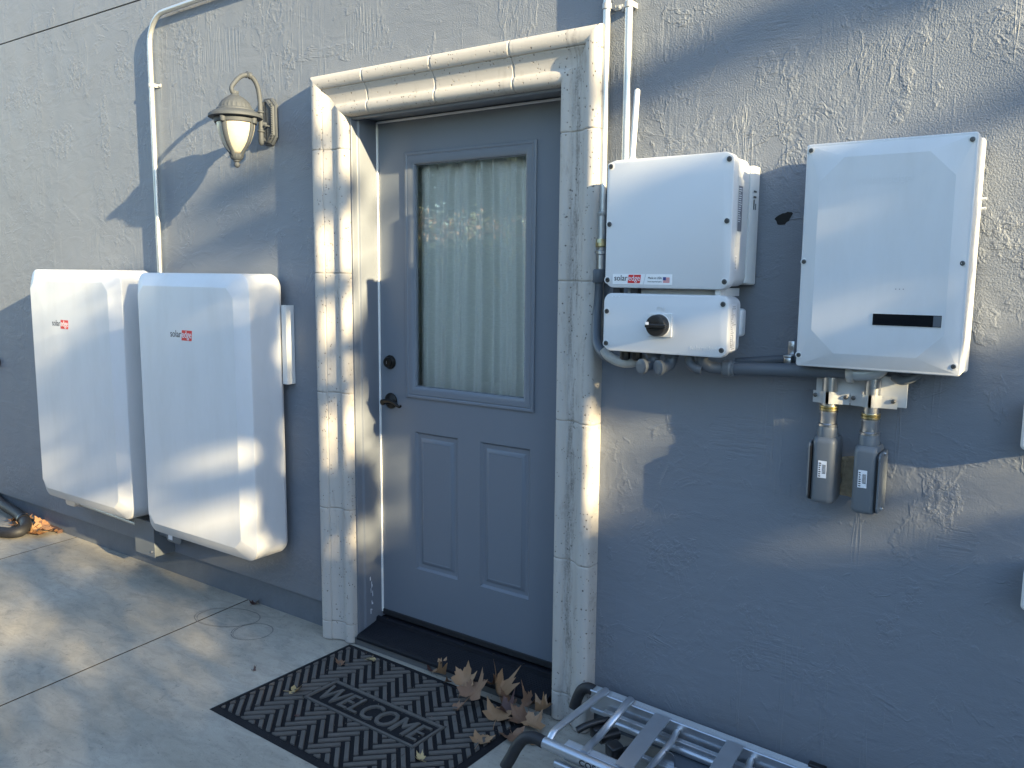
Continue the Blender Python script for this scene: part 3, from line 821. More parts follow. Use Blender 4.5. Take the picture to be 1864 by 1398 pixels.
for k in range(4):
    a = R(18+90*k); ca, sa = math.cos(a), math.sin(a)
    rs = []
    for z, r in [(2.010, .020)]+GP[1:]:
        rr_ = r+.003; hw = .0075+.0035*(z-2.01)/.15
        rs.append([(LXc+ca*(rr_+d)-sa*s, LYc+sa*(rr_+d)+ca*s, z) for s, d in ((-hw, -.004), (-hw, .003), (-hw*.4, .006), (hw*.4, .006), (hw, .003), (hw, -.004))])
    loft(bm, rs)
    t = bmesh.new(); lathe(t, (0, 0, 0), (0, 0, 1), [(2.132, .004), (2.136, .010), (2.150, .013), (2.158, .012)], 10)
    bmesh.ops.translate(t, verts=t.verts, vec=(LXc+ca*.084, LYc+sa*.084, 0)); merge(bm, t)
obj('cage', bm, M['lampgrey'], la, smooth=40)
bm = NB()
lathe(bm, c, (0, 0, 1), [(1.992, .014), (1.997, .022), (2.006, .027), (2.014, .029), (2.018, .024)], 32, flute=.07)
lathe(bm, c, (0, 0, 1), [(1.964, .003), (1.967, .009), (1.975, .0125), (1.982, .011), (1.986, .008), (1.988, .0135), (1.993, .0145)], 20)
obj('finial', bm, M['lampgrey'], la, smooth=40)

# ------------------------------------------------------------------ wall batteries
def logo(parent, x, z, y, wd, raise_=.0006, embossed=None):
    """dark 'solar' and white 'edge' on a red block"""
    h = wd*.205
    if embossed:
        text('wordmark', 'solaredge', x, z, y-raise_/2, wd*.25, embossed, parent, width=wd, depth=raise_)
        return
    text('wordmark', 'solar', x, z, y-.0005, wd*.275, M['ink'], parent, width=wd*.50, depth=.0006)
    bm = NB()
    a = x+wd*.51; b = x+wd*1.0; z0, z1 = z-h*.38, z+h*.98; sk = h*.16
    loft(bm, [[(a, y+.0004, z0), (b-sk, y+.0004, z0), (b, y+.0004, z1), (a+sk, y+.0004, z1)], [(a, y-.0008, z0), (b-sk, y-.0008, z0), (b, y-.0008, z1), (a+sk, y-.0008, z1)]])
    rb = obj('logo_block', bm, M['red'], parent)
    text('logo_letters', 'edge', a+wd*.03, z, y-.0013, wd*.275, M['paper'], rb, width=wd*.43, depth=.0006)
def battery(x0, x1, z0, z1, label, lx, lz):
    t = empty('wall_battery', ((x0+x1)/2, 0, z0), label, 'battery', 'white wall-mounted battery cabinets')
    bm = NB()
    spec = [(-.030, .020, .05), (-.036, .006, .056), (-.050, .000, .060), (-.197, .000, .060), (-.2015, .0012, .059), (-.2040, .0045, .057), (-.2372, .054, .044, True), (-.2388, .0575, .043, True), (-.2392, .0605, .042, True)]
    shell(bm, x0, x1, z0, z1, spec, n=12)
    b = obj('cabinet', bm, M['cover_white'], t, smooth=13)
    bm = NB(); box(bm, x0+.08, x1-.08, -.030, 0, z0+.12, z1-.12, .003)
    obj('wall_bracket', bm, M['pvc_light'], t)
    logo(b, lx, lz, -.2390, .160)
    return t
bat1 = battery(-2.032, -1.172, .330, 1.545, 'white battery cabinet at far left, beside the foremost one', -1.765, 1.262)
bat2 = battery(-1.030, -.228, .318, 1.535, 'white battery cabinet nearer the door, standing before the lantern shadow', -.731, 1.258)
# mounting rail sticking out beside the right battery
bm = NB()
box(bm, -.222, -.194, -.046, -.043, 1.070, 1.405, .0008); box(bm, -.1965, -.194, -.043, -.002, 1.070, 1.405, .0005); box(bm, -.222, -.2195, -.043, -.020, 1.070, 1.405, .0005)
box(bm, -.262, -.222, -.030, -.0275, 1.30, 1.40, .0005)
o = obj('mounting_rail', bm, M['white_plastic'])
tag(o, 'slim white metal rail on the wall right of the nearer battery', 'bracket')
# junction box, small fittings and pipe under the batteries
jb = empty('junction_box', (-1.2, 0, .124), 'grey square junction box under the nearer battery, just above the ground', 'electrical box')
bm = NB(); box(bm, -1.315, -1.150, -.110, 0, .128, .300, .002)
obj('box_body', bm, M['pvc_light'], jb)
bm = NB(); box(bm, -1.318, -1.147, -.1135, -.1102, .125, .303, .001); box(bm, -1.318, -1.147, -.1102, -.098, .300, .3035, .0005)
cv = obj('cover', bm, M['pvc_light'], jb)
bm = NB(); cyl(bm, (-1.175, -.1134, .150), (-1.175, -.1165, .150), .0055, 12)
obj('screw', bm, M['steel'], cv)
cb = empty('pipe_junction', (-1.0, -.08, .25), 'small grey conduit elbow with a white label under the nearer battery', 'conduit fitting')
bm = NB()
shell(bm, -1.080, -.955, .222, .268, [(-.045, .002, .02), (-.047, 0, .021), (-.088, 0, .021), (-.090, .002, .02)])
cyl(bm, (-1.15, -.068, .245), (-1.08, -.068, .245), .015, 16)
cyl(bm, (-.985, -.068, .268), (-.985, -.068, .325), .014, 16)
obj('fitting_body', bm, M['pvc_light'], cb, smooth=40)
bm = NB(); box(bm, -1.060, -1.025, -.0912, -.0905, .234, .256)
obj('sticker', bm, M['paper'], cb)
lp = empty('low_conduit_run', (-1.65, -.06, .25), 'thin grey pipe running low along the wall beneath the far battery', 'conduit')
bm = NB(); tube(bm, [(-1.95, -.068, .262), (-1.316, -.068, .246)], .0105, 12)
obj('pipe', bm, M['emt'], lp, smooth=60)
bm = NB(); lathe(bm, (-1.955, -.068, .262), (1, 0, 0), [(0, .016), (.012, .018), (.03, .018), (.036, .014)], 16)
shell(bm, -2.055, -1.952, .240, .285, [(-.045, .002, .018), (-.085, 0, .020), (-.088, .002, .018)])
obj('end_fitting', bm, M['steel'], lp, smooth=40)

# ------------------------------------------------------------------ conduit on the left wall
cl = empty('conduit_left', (-1.127, 0, 1.5), 'pale metal conduit rising behind the batteries and bending right overhead', 'conduit', 'metal conduits fixed to the wall')
cl.name = 'metal_conduit'
bm = NB()
pts = [(-1.127, -.026, 1.45), (-1.127, -.026, 2.0), (-1.127, -.026, 2.585)]
for k in range(1, 9):
    a = R(90*k/8); pts.append((-1.127+.125*(1-math.cos(a)), -.026, 2.585+.125*math.sin(a)*1.05))
pts += [(-.8, -.026, 2.722), (1.6, -.026, 2.780)]
tube(bm, pts, .0118, 16)
obj('tube', bm, M['emt'], cl, smooth=60)
def strap(x, z, parent, r=.0125, sgn=1, ymid=-.026):
    bm = NB(); ro, ri = r*1.20, r*1.02
    arc = [(x+math.cos(R(a))*ro, ymid-math.sin(R(a))*ro) for a in range(0, 181, 20)]
    arci = [(x+math.cos(R(a))*ri, ymid-math.sin(R(a))*ri) for a in range(180, -1, -20)]
    pr_ = [(x+ro, -.002)] + arc + [(x-ro, -.002), (x-ri, -.002)] + arci + [(x+ri, -.002)]
    loft(bm, [[(px, py, z-.008) for px, py in pr_], [(px, py, z+.008) for px, py in pr_]])
    a, b = sorted((x+sgn*ro, x+sgn*r*3.1))
    box(bm, a, b, -.0035, -.0005, z-.008, z+.008, .0006)
    sx = x+sgn*r*2.2
    lathe(bm, (sx, -.003, z), (0, -1, 0), [(0, .0052), (.003, .0048), (.0045, .003)], 12)
    obj('strap', bm, M['zinc'], parent, smooth=40)
strap(-1.127, 2.405, cl, sgn=1)

# ------------------------------------------------------------------ conduits right of the surround
c1 = empty('metal_conduit', (1.301, 0, 1.4), 'thin metal conduit running down beside the cream stone moulding', 'conduit', 'metal conduits fixed to the wall')
bm = NB(); tube(bm, [(1.303, -.030, 1.735), (1.303, -.030, 3.2)], .0118, 16)
obj('tube', bm, M['emt'], c1, smooth=60)
strap(1.303, 2.352, c1, sgn=1, ymid=-.030)
bm = NB()
lathe(bm, (1.303, -.036, 0), (0, 0, 1), [(1.728, .0135), (1.731, .0155), (1.738, .0155), (1.740, .0130)], 18)
cyl(bm, (1.303, -.036, 1.655), (1.303, -.036, 1.728), .0125, 16)
obj('coupling', bm, M['emt'], c1, smooth=40)
bm = NB(); lathe(bm, (1.303, -.038, 0), (0, 0, 1), [(1.630, .0165), (1.634, .019), (1.644, .019), (1.648, .0165), (1.656, .0150)], 18)
obj('locknut', bm, M['brass'], c1, smooth=30)
bm = NB(); lathe(bm, (1.303, -.038, 0), (0, 0, 1), [(1.606, .0155), (1.610, .0185), (1.618, .0185), (1.622, .015), (1.630, .0155)], 18)
cyl(bm, (1.303, -.038, 1.560), (1.303, -.038, 1.606), .0155, 16)
obj('connector', bm, M['steel'], c1, smooth=30)
bm = NB(); lathe(bm, (1.300, -.040, 0), (0, 0, 1), [(1.520, .0205), (1.524, .0225), (1.556, .0225), (1.562, .0195)], 20)
obj('compression_nut', bm, M['pvc'], c1, smooth=30)
fx_ = empty('flexible_conduit', (1.30, -.05, 1.3), 'grey flexible conduit looping from the thin pipe under the switch box', 'conduit')
bm = NB(); tube(bm, [(1.300, -.040, 1.52), (1.300, -.042, 1.47), (1.305, -.055, 1.40), (1.325, -.085, 1.335), (1.362, -.110, 1.302), (1.40, -.118, 1.290)], .0145, 16, smooth=6)
obj('sleeve', bm, M['pvc'], fx_, smooth=60)
bm = NB(); tube(bm, [(1.372, -.125, 1.318), (1.39, -.128, 1.300), (1.425, -.130, 1.286), (1.465, -.130, 1.284), (1.51, -.130, 1.300)], .0150, 16, smooth=6)
obj('braided_section', bm, M['flex'], fx_, smooth=60)
c2 = empty('metal_conduit', (1.378, 0, 1.8), 'thin metal conduit running down behind the left inverter, right of its neighbour', 'conduit', 'metal conduits fixed to the wall')
bm = NB(); tube(bm, [(1.378, -.030, 1.80), (1.378, -.030, 3.2)], .0118, 16)
obj('tube', bm, M['emt'], c2, smooth=60)
strap(1.378, 2.345, c2, sgn=-1, ymid=-.030)

# ------------------------------------------------------------------ inverter on the left
def capscrew(parent, x, z, y, r=.0072):
    bm = NB(); lathe(bm, (x, y+.001, z), (0, -1, 0), [(0, r*1.5), (.0012, r*1.55), (.0016, r*1.2)], 20)
    obj('screw_washer', bm, M['white_plastic'], parent, smooth=40)
    bm = NB(); lathe(bm, (x, y+.001, z), (0, -1, 0), [(0, r), (.0032, r), (.0038, r*.85), (.0038, r*.5), (.0020, r*.45)], 16)
    return obj('screw', bm, M['screw'], parent, smooth=40)
IX0, IX1, IZ0, IZ1 = 1.4105, 1.7890, 1.5080, 1.8700
inv = empty('solar_inverter', (1.6, 0, 1.51), 'white inverter cabinet with logo sticker and aerial, right of the stone moulding', 'inverter')
bm = NB()
shell(bm, IX0, IX1, IZ0, IZ1, [(-.165, .002, .028), (-.166, .0, .028), (-.1945, 0, .028), (-.1985, .0015, .0275), (-.2000, .005, .026)])
lid = obj('front_lid', bm, M['white'], inv, smooth=30)
bm = NB()
shell(bm, IX0+.002, IX1-.002, IZ0+.004, IZ1-.002, [(-.068, .006, .022), (-.070, .004, .026), (-.1645, .004, .026)])
obj('housing', bm, M['white'], inv, smooth=30)
bm = NB()   # stepped cheek on the right side
xz = IX1-.0055
prof = [(-.158, IZ0+.115), (-.105, IZ0+.165), (-.078, IZ0+.205), (-.078, IZ1-.075), (-.150, IZ1-.062), (-.158, IZ1-.062)]
loft(bm, [[(xz-.002, y, z) for y, z in prof], [(xz+.0035, y, z) for y, z in prof]])
obj('side_panel', bm, M['white_plastic'], inv)
bm = NB(); shell(bm, IX0+.015, IX1+.004, IZ0+.012, IZ1-.022, [(-.012, 0, .006), (-.050, 0, .006), (-.066, .006, .005)])
bk = obj('heat_sink', bm, M['white_plastic'], inv, smooth=30)
bm = NB(); 
for z in (1.760, 1.775): box(bm, IX1+.0045, IX1+.0055, -.056, -.036, z, z+.005)
box(bm, IX1+.0045, IX1+.0055, -.054, -.049, 1.728, 1.755); box(bm, IX1+.0045, IX1+.0055, -.040, -.036, 1.728, 1.745)
obj('vent_marks', bm, M['ink'], bk)
# antenna
bm = NB(); lathe(bm, (1.4455, -.115, 1.868), (0, 0, 1), [(0, .012), (.004, .012), (.006, .009), (.012, .009), (.012, .006)], 16)
an0 = obj('antenna_base', bm, M['steel'], inv, smooth=30)
bm = NB(); lathe(bm, (1.4455, -.115, 1.880), (.055, 0, 1), [(0, .013), (.003, .0135), (.005, .0085), (.190, .0085), (.1955, .0078), (.199, .004)], 18)
obj('antenna_rod', bm, M['white_plastic'], an0, smooth=40)
for x, z in ((1.4235, 1.853), (1.7755, 1.850), (1.4225, 1.690), (1.7755, 1.690), (1.4205, 1.5305), (1.7755, 1.5295)):
    capscrew(lid, x, z, -.200)
# stickers
bm = NB()
y0, y1 = -.1998, -.2008
loft(bm, [[(1.4375, y0, 1.519), (1.534, y0, 1.519), (1.541, y0, 1.548), (1.4375, y0, 1.548)], [(1.4375, y1, 1.519), (1.534, y1, 1.519), (1.541, y1, 1.548), (1.4375, y1, 1.548)]])
loft(bm, [[(1.537, y0, 1.519), (1.624, y0, 1.519), (1.624, y0, 1.548), (1.5445, y0, 1.548)], [(1.537, y1, 1.519), (1.624, y1, 1.519), (1.624, y1, 1.548), (1.5445, y1, 1.548)]])
stk = obj('logo_sticker', bm, plain('sticker_white', (.80, .80, .80), .3), lid)
logo(stk, 1.443, 1.5290, y1, .085)
text('sticker_line', 'Made in USA', 1.5505, 1.5345, y1-.0003, .0095, M['ink'], stk, width=.042, depth=.0004)
text('sticker_small_line', 'from imported parts', 1.5495, 1.5255, y1-.0003, .0062, M['ink'], stk, width=.043, depth=.0004)
bm = NB()
for k in range(7): box(bm, 1.5965, 1.6165, y1-.0003, y1-.0001, 1.5245+k*.0022, 1.5245+k*.0022+.0012, mi=0)
fg = obj('flag_stripes', bm, M['red'], stk)
bm = NB(); box(bm, 1.5965, 1.6055, y1-.0008, y1-.0005, 1.5312, 1.5402)
obj('flag_canton', bm, M['blue'], fg)
# side rating label (lines of print, barcode)
bm = NB(); xq = IX1-.0025
box(bm, xq, xq+.0008, -.154, -.124, 1.665, 1.785)
sl_ = obj('rating_label', bm, M['inkgrey'], inv)
bm = NB()
for k in range(16): box(bm, xq+.0009, xq+.0013, -.152, -.152+.010+random.random()*.014, 1.690+k*.0058, 1.690+k*.0058+.0022)
obj('label_print', bm, M['paper'], sl_)
bm = NB(); box(bm, xq-.002, xq-.0015, -.157, -.141, 1.560, 1.600)
s2 = obj('barcode_label', bm, M['paper'], inv)
bm = NB()
for k in range(9): box(bm, xq-.0014, xq-.0010, -.154, -.146, 1.564+k*.0038, 1.564+k*.0038+.0016)
obj('label_print', bm, M['inkgrey'], s2)

# switch unit below
SZ0, SZ1 = 1.3235, 1.4925
sw = empty('safety_switch', (1.6, 0, 1.3), 'white switch box with black rotary knob under the logo inverter', 'switch box')
bm = NB()
shell(bm, IX0-.002, IX1+.001, SZ0, SZ1, [(-.176, .002, .025), (-.177, 0, .025), (-.1945, 0, .025), (-.1985, .0015, .0245), (-.2, .005, .022)])
sf = obj('front_cover', bm, M['white'], sw, smooth=30)
bm = NB()
shell(bm, IX0+.004, IX1-.006, SZ0+.006, SZ1-.004, [(-.090, .004, .020), (-.094, .0, .024), (-.1755, 0, .024)])
box(bm, IX1-.03, IX1+.0, -.094, -.055, SZ0+.052, SZ1-.038, .010, 3)
obj('rear_box', bm, M['white'], sw, smooth=30)
bm = NB(); box(bm, IX0+.05, IX1-.03, -.150, -.04, SZ1-.004, IZ0+.003, .001); box(bm, IX1-.045, IX1-.03, -.185, -.151, SZ1-.003, IZ0+.002, .001)
obj('link_plate', bm, M['white_plastic'], sw)
bm = NB()
bm.free()
for x in (1.4265, 1.483):
    bm = NB(); box(bm, x, x+.022, -.176, -.1505, SZ1-.002, IZ0+.002); obj('gap_plug', bm, M['ink'], sw)
for x, z in ((1.4205, 1.4395), (1.7745, 1.4695), (1.4200, 1.3455), (1.7750, 1.3450)): capscrew(sf, x, z, -.200)
bm = NB(); shell(bm, 1.5570, 1.6290, 1.3725, 1.4390, [(-.1995, 0, .004), (-.2045, 0, .004), (-.2055, .001, .003)])
pl2 = obj('knob_plate', bm, M['white_plastic'], sf, smooth=30)
bm = NB(); lathe(bm, (1.5925, -.2055, 1.4055), (0, -1, 0), [(0, .0325), (.004, .0325), (.005, .031)], 32)
obj('knob_collar', bm, M['white_plastic'], pl2, smooth=40)
bm = NB(); lathe(bm, (1.5925, -.2095, 1.4055), (0, -1, 0), [(0, .0315), (.022, .0305), (.026, .0285), (.027, .026), (.027, .005)], 36)
kb = obj('knob', bm, M['black'], pl2, smooth=40)
bm = NB(); box(bm, 1.5650, 1.6290, -.2455, -.2360, 1.3995, 1.4110, .003)
obj('knob_grip', bm, M['black'], kb)
bm = NB(); box(bm, 1.5685, 1.5780, -.2462, -.2456, 1.4080, 1.4160)
obj('knob_mark', bm, M['paper'], kb)
text('on_lettering', 'ON', 1.5805, 1.4455, -.2003, .017, M['white_plastic'], sf, width=.024, depth=.0016, bold=.0003)
logo(sf, 1.6825, 1.3415, -.200, .078, .0010, embossed=M['white_plastic'])
bm = NB()
for k in range(3): cyl(bm, (1.437+.0115*k, -.1995, 1.4825), (1.437+.0115*k, -.2006, 1.4825), .0016, 10)
obj('indicator_dots', bm, M['paper'], sf)
bm = NB(); xq = IX1-.0055
box(bm, xq, xq+.0006, -.168, -.122, 1.340, 1.470)
sl2 = obj('wiring_label', bm, M['paper'], sw)
bm = NB()
for k in range(22):
    z = 1.345+k*.0055; a = -.165+random.random()*.012
    box(bm, xq+.0007, xq+.0010, a, a+.006+random.random()*.022, z, z+.0016)
for y in (-.160, -.148, -.136): box(bm, xq+.0011, xq+.0014, y, y+.0012, 1.350, 1.352+.09*random.random())
obj('label_print', bm, M['inkgrey'], sl2)
# glands below
bm = NB()
bm.free()
for x in (1.4585, 1.4965):
    bm = NB(); lathe(bm, (x, -.150, SZ0+.002), (0, 0, -1), [(0, .016), (.006, .0165), (.020, .0165), (.026, .0155), (.030, .012)], 10)
    obj('cable_gland', bm, M['black'], sw, smooth=25)
def elbow(name, x, y, dx, dy, label):
    e = empty(name, (x, y, SZ0), label, 'conduit fitting', 'grey elbows under the switch box')
    bm = NB(); z = SZ0
    tube(bm, [(x, y, z), (x, y, z-.018), (x+dx*.3, y+dy*.3, z-.034), (x+dx, y+dy, z-.040), (x+dx*1.6, y+dy*1.6, z-.040)], .0165, 16, smooth=6)
    lathe(bm, (x, y, z+.001), (0, 0, -1), [(0, .021), (.010, .021), (.013, .018)], 18)
    lathe(bm, (x+dx*1.1, y+dy*1.1, z-.040), (dx, dy, 0), [(0, .0185), (.003, .022), (.014, .022), (.016, .0175)], 18)
    obj('elbow_body', bm, M['pvc'], e, smooth=50)
elbow('conduit_elbow', 1.552, -.150, -.012, -.030, 'left grey conduit elbow under the knob of the switch box')
elbow('conduit_elbow', 1.608, -.150, -.014, -.030, 'right grey conduit elbow under the knob of the switch box')
rp = empty('grey_conduit_run', (1.85, -.1, 1.28), 'fat dark grey plastic conduit linking the switch box to the right unit', 'conduit')
bm = NB(); tube(bm, [(1.700, -.150, SZ0), (1.702, -.146, 1.303), (1.716, -.132, 1.290), (1.745, -.118, 1.287), (1.77, -.112, 1.287)], .0165, 16, smooth=6)
tube(bm, [(1.663, -.150, SZ0), (1.665, -.152, 1.303), (1.680, -.156, 1.288), (1.70, -.152, 1.283)], .014, 16, smooth=5)
obj('sweep_bend', bm, M['pvc'], rp, smooth=50)
bm = NB(); lathe(bm, (1.748, -.112, 1.287), (1, 0, 0), [(0, .020), (.004, .0235), (.022, .0235), (.026, .0205), (.034, .0205)], 20)
obj('coupling', bm, M['pvc_light'], rp, smooth=35)
bm = NB(); tube(bm, [(1.775, -.108, 1.287), (2.085, -.085, 1.300)], .0185, 18)
tube(bm, [(1.76, -.045, 1.300), (1.90, -.043, 1.318), (1.99, -.043, 1.330)], .012, 14)
obj('pipe', bm, M['pvc'], rp, smooth=60)
st = empty('pipe_clamp', (1.915, -.05, 1.31), 'small shiny steel clamp on the grey conduit left of the right unit', 'clamp')
bm = NB()
box(bm, 1.905, 1.925, -.075, -.035, 1.303, 1.325, .003); box(bm, 1.904, 1.926, -.078, -.03, 1.325, 1.331, .001); box(bm, 1.907, 1.923, -.046, -.043, 1.331, 1.368, .001)
cyl(bm, (1.915, -.046, 1.352), (1.915, -.052, 1.352), .0045, 12)
obj('clamp_body', bm, M['steel'], st, smooth=30)

# ------------------------------------------------------------------ unit on the right
KX0, KX1, KZ0, KZ1 = 1.9609, 2.3456, 1.3137, 1.8773
kk = empty('wall_cabinet', (2.15, 0, 1.31), 'tall white cabinet with chamfered front and a dark slot window, on the right', 'inverter')
bm = NB()
shell(bm, KX0, KX1, KZ0, KZ1, [(-.020, .0005, .006), (-.022, -.0015, .007), (-.040, -.0015, .007), (-.042, .001, .006), (-.126, .001, .006), (-.1275, -.0005, .007), (-.1485, -.0005, .007), (-.1505, .0015, .006), (-.1512, .006, .006), (-.1640, .037, .058, True), (-.1644, .0385, .0575, True)], n=4)
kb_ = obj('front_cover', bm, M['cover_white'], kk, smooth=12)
bm = NB(); box(bm, KX0+.05, KX1-.05, -.028, 0, KZ0+.05, KZ1-.05, .002)
obj('wall_plate', bm, M['pvc_light'], kk)
bm = NB(); box(bm, 2.1453, 2.3016, -.1657, -.1640, 1.4269, 1.458, .0004)
w1 = obj('window_frame', bm, M['white_plastic'], kb_)
bm = NB(); box(bm, 2.1468, 2.3001, -.1664, -.16575, 1.4284, 1.4565)
ws = obj('window', bm, M['screen'], w1)
bm = NB(); box(bm, 2.2823, 2.2991, -.1667, -.1665, 1.4298, 1.4551)
obj('window_corner', bm, M['pvc'], ws)
bm = NB()
for k in range(3): cyl(bm, (2.1948+.0084*k, -.1640, 1.5173), (2.1948+.0084*k, -.1650, 1.5173), .0013, 8)
obj('indicator_dots', bm, M['inkgrey'], kb_)
logo(kb_, 2.091, 1.772, -.1644, .124, .0005, embossed=M['white'])
for x, z in ((1.9718, 1.8624), (2.3342, 1.8605), (1.9688, 1.5836), (2.3332, 1.5796), (1.9678, 1.3418), (2.3312, 1.3369)):
    capscrew(kb_, x, z, -.1535, .0058)
bm = NB()
for z in (1.712, 1.735): cyl(bm, (KX1-.002, -.035, z), (KX1+.014, -.035, z), .0035, 8)
obj('side_pin', bm, M['white_plastic'], kk)

# ------------------------------------------------------------------ steel pipes, clamp plate and pull elbows under the right unit
cp = empty('clamp_bracket', (2.09, -.05, 1.23), 'white metal bracket holding two steel pipes under the right unit', 'bracket')
bm = NB(); box(bm, 1.990, 2.218, -.052, -.049, 1.212, 1.290, .001)
obj('back_plate', bm, M['white_plastic'], cp)
def pclamp(x, x0, x1):
    bm = NB(); r = .0235
    prof = [(x0, -.056)] + [(x-r*1.25, -.060)] + [(x+r*math.cos(R(a)), -.055-r*math.sin(R(a))*.75) for a in (160, 130, 100, 80, 50, 20)] + [(x+r*1.25, -.060), (x1, -.056)]
    a = [bm.verts.new((px, py-.03, 1.212)) for px, py in prof]; b = [bm.verts.new((px, py-.03, 1.244)) for px, py in prof]
    quadstrip(bm, a, b, closed=False); bmesh.ops.solidify(bm, geom=list(bm.faces), thickness=.002)
    cl_ = obj('pipe_strap', bm, M['white_plastic'], cp, smooth=40)
    for q in (x0+.007, x1-.009):
        bm = NB(); cyl(bm, (q, -.05, 1.232), (q, -.090, 1.232), .0028, 8); lathe(bm, (q, -.088, 1.232), (0, -1, 0), [(0, .0058), (.004, .0058), (.006, .003)], 10)
        obj('bolt', bm, M['screw'], cl_, smooth=30)
pclamp(2.033, 1.992, 2.086); pclamp(2.139, 2.089, 2.202)
def lb(x, side, label, zt):
    t = empty('pull_elbow', (x, -.07, .95), label, 'conduit fitting', 'grey pull elbows below the right unit')
    bm = NB(); cyl(bm, (x, -.078, zt+.045), (x, -.078, 1.345), .0195, 20)
    obj('threaded_pipe', bm, M['steel'], t, smooth=40)
    bm = NB(); lathe(bm, (x, -.078, zt), (0, 0, 1), [(.040, .0205), (.041, .0240), (.046, .0240), (.0475, .0212), (.049, .0240), (.053, .0240), (.054, .0205)], 20)
    obj('locknut', bm, M['brass'], t, smooth=30)
    bm = NB(); lathe(bm, (x, -.078, 1.300), (0, 0, 1), [(0, .021), (.001, .027), (.006, .027), (.007, .021)], 8)
    obj('locknut', bm, M['brass'], t, smooth=30)
    bm = NB(); lathe(bm, (x, -.078, zt), (0, 0, 1), [(-.004, .0215), (-.002, .0255), (.004, .0255), (.006, .0215), (.030, .0210), (.033, .0225), (.038, .0225), (.040, .0205)], 22)
    obj('coupling', bm, M['steel'], t, smooth=30)
    bm = NB(); zb = zt-.208; hw = .030
    rs = []
    # body: rounded box, long side face towards the room
    def sec(z, k=1.0, w_=hw, d0=-.114, d1=-.020, r=.016):
        cx, cy = x, (d0+d1)/2; hx, hy = w_*k, (d1-d0)/2*k; pts = []
        for sx, sy, a0 in ((1, 1, 0), (-1, 1, 90), (-1, -1, 180), (1, -1, 270)):
            for q in range(5):
                a = R(a0+22.5*q); rr2 = min(r, hx*.98)
                pts.append((cx+sx*(hx-rr2)+math.cos(a)*rr2, cy+sy*(hy-rr2)+math.sin(a)*rr2, z))
        return pts
    loft(bm, [sec(zb, .86), sec(zb+.004, .95), sec(zb+.012, 1), sec(zt-.046, 1), sec(zt-.036, .96), sec(zt-.030, .84)])
    lathe(bm, (x, -.078, zt-.06), (0, 0, 1), [(0, .027), (.020, .0265), (.052, .0255), (.058, .0235)], 22)
    tube(bm, [(x, -.06, zb+.045), (x, .01, zb+.045)], .026, 18)
    bd = obj('elbow_body', bm, M['pvc_light'], t, smooth=35)
    sx = -1 if side < 0 else 1
    bm = NB()
    prof = []
    for cy, cz, a0 in ((-.036, zt-.060, 0), (-.098, zt-.060, 90), (-.098, zb+.020, 180), (-.036, zb+.020, 270)):
        for q in range(6):
            a = R(a0+18*q); prof.append((cy+math.cos(a)*.016, cz+math.sin(a)*.016))
    xa = x+sx*(hw-.001); xb = x+sx*(hw+.0035)
    loft(bm, [[(xa, y, z) for y, z in prof], [(xb, y, z) for y, z in prof]])
    cvx = obj('gasket', bm, M['black'], t)
    bm = NB(); xc = x+sx*(hw+.0035); xd = x+sx*(hw+.0075)
    loft(bm, [[(xc, y, z) for y, z in prof], [(xd, y*.98-.002, z) for y, z in prof]])
    cvx = obj('cover', bm, M['pvc_light'], t)
    bm = NB()
    bm.free()
    for z in (zt-.050, zb+.010):
        bm = NB(); lathe(bm, (xd, -.067, z), (sx, 0, 0), [(0, .005), (.004, .005), (.006, .002)], 10)
        obj('screw', bm, M['steel'], cvx, smooth=30)
    bm = NB(); box(bm, x-.012+sx*-.002, x+.010+sx*-.002, -.1152, -.1143, zb+.070, zb+.116)
    lbx = obj('barcode_label', bm, M['paper'], t)
    bm = NB()
    for k in range(8): box(bm, x-.001+sx*-.002, x+.008+sx*-.002, -.1157, -.1153, zb+.082+k*.0032, zb+.082+k*.0032+.0016)
    for k in range(7): box(bm, x-.010+sx*-.002, x-.010+sx*-.002+.003+.003*random.random(), -.1157, -.1153, zb+.073+k*.0058, zb+.073+k*.0058+.003)
    obj('label_print', bm, M['ink'], lbx)
lb(2.033, -1, 'left grey pull elbow under a steel pipe, its cover facing left', 1.152)
lb(2.139, 1, 'right grey pull elbow under a steel pipe, its cover facing right', 1.141)
el = empty('steel_elbow', (2.13, -.09, 1.3), 'short steel elbow pipe under the slot-window cabinet', 'conduit fitting')
bm = NB(); lathe(bm, (2.078, -.092, 1.296), (1, 0, .05), [(0, .024), (.004, .026), (.014, .026), (.018, .022)], 20)
tube(bm, [(2.09, -.092, 1.297), (2.13, -.088, 1.300), (2.155, -.085, 1.312), (2.165, -.083, 1.34)], .0205, 16, smooth=5)
obj('elbow_body', bm, M['emt'], el, smooth=40)
el = empty('wall_eyelet', (2.20, -.04, 1.3), 'small grey fitting behind the two steel pipes', 'conduit fitting')
bm = NB(); tube(bm, [(2.185, -.06, 1.292), (2.205, -.07, 1.284), (2.225, -.07, 1.290), (2.245, -.06, 1.305)], .011, 12, smooth=4)
obj('elbow_body', bm, M['pvc_light'], el, smooth=40)
# raw patch where the elbows enter the wall
bm = NB(); pts = []
for i in range(26):
    a = 2*math.pi*i/26; r = .058*(1+.22*math.sin(2.2*a+1)+.12*random.random()); pts.append((2.094+r*.95*math.cos(a), -.004, 1.00+r*1.05*math.sin(a)))
rim = ring(bm, [((p[0]-2.094)*1.1+2.094, -.0004, (p[2]-1)*1.1+1) for p in pts]); inn = ring(bm, pts)
quadstrip(bm, rim, inn); bm.faces.new(inn)
tag(obj('wall_patch', bm, M['patch']), 'rough tan filler around the pipes entering the wall between the pull elbows', 'wall patch')

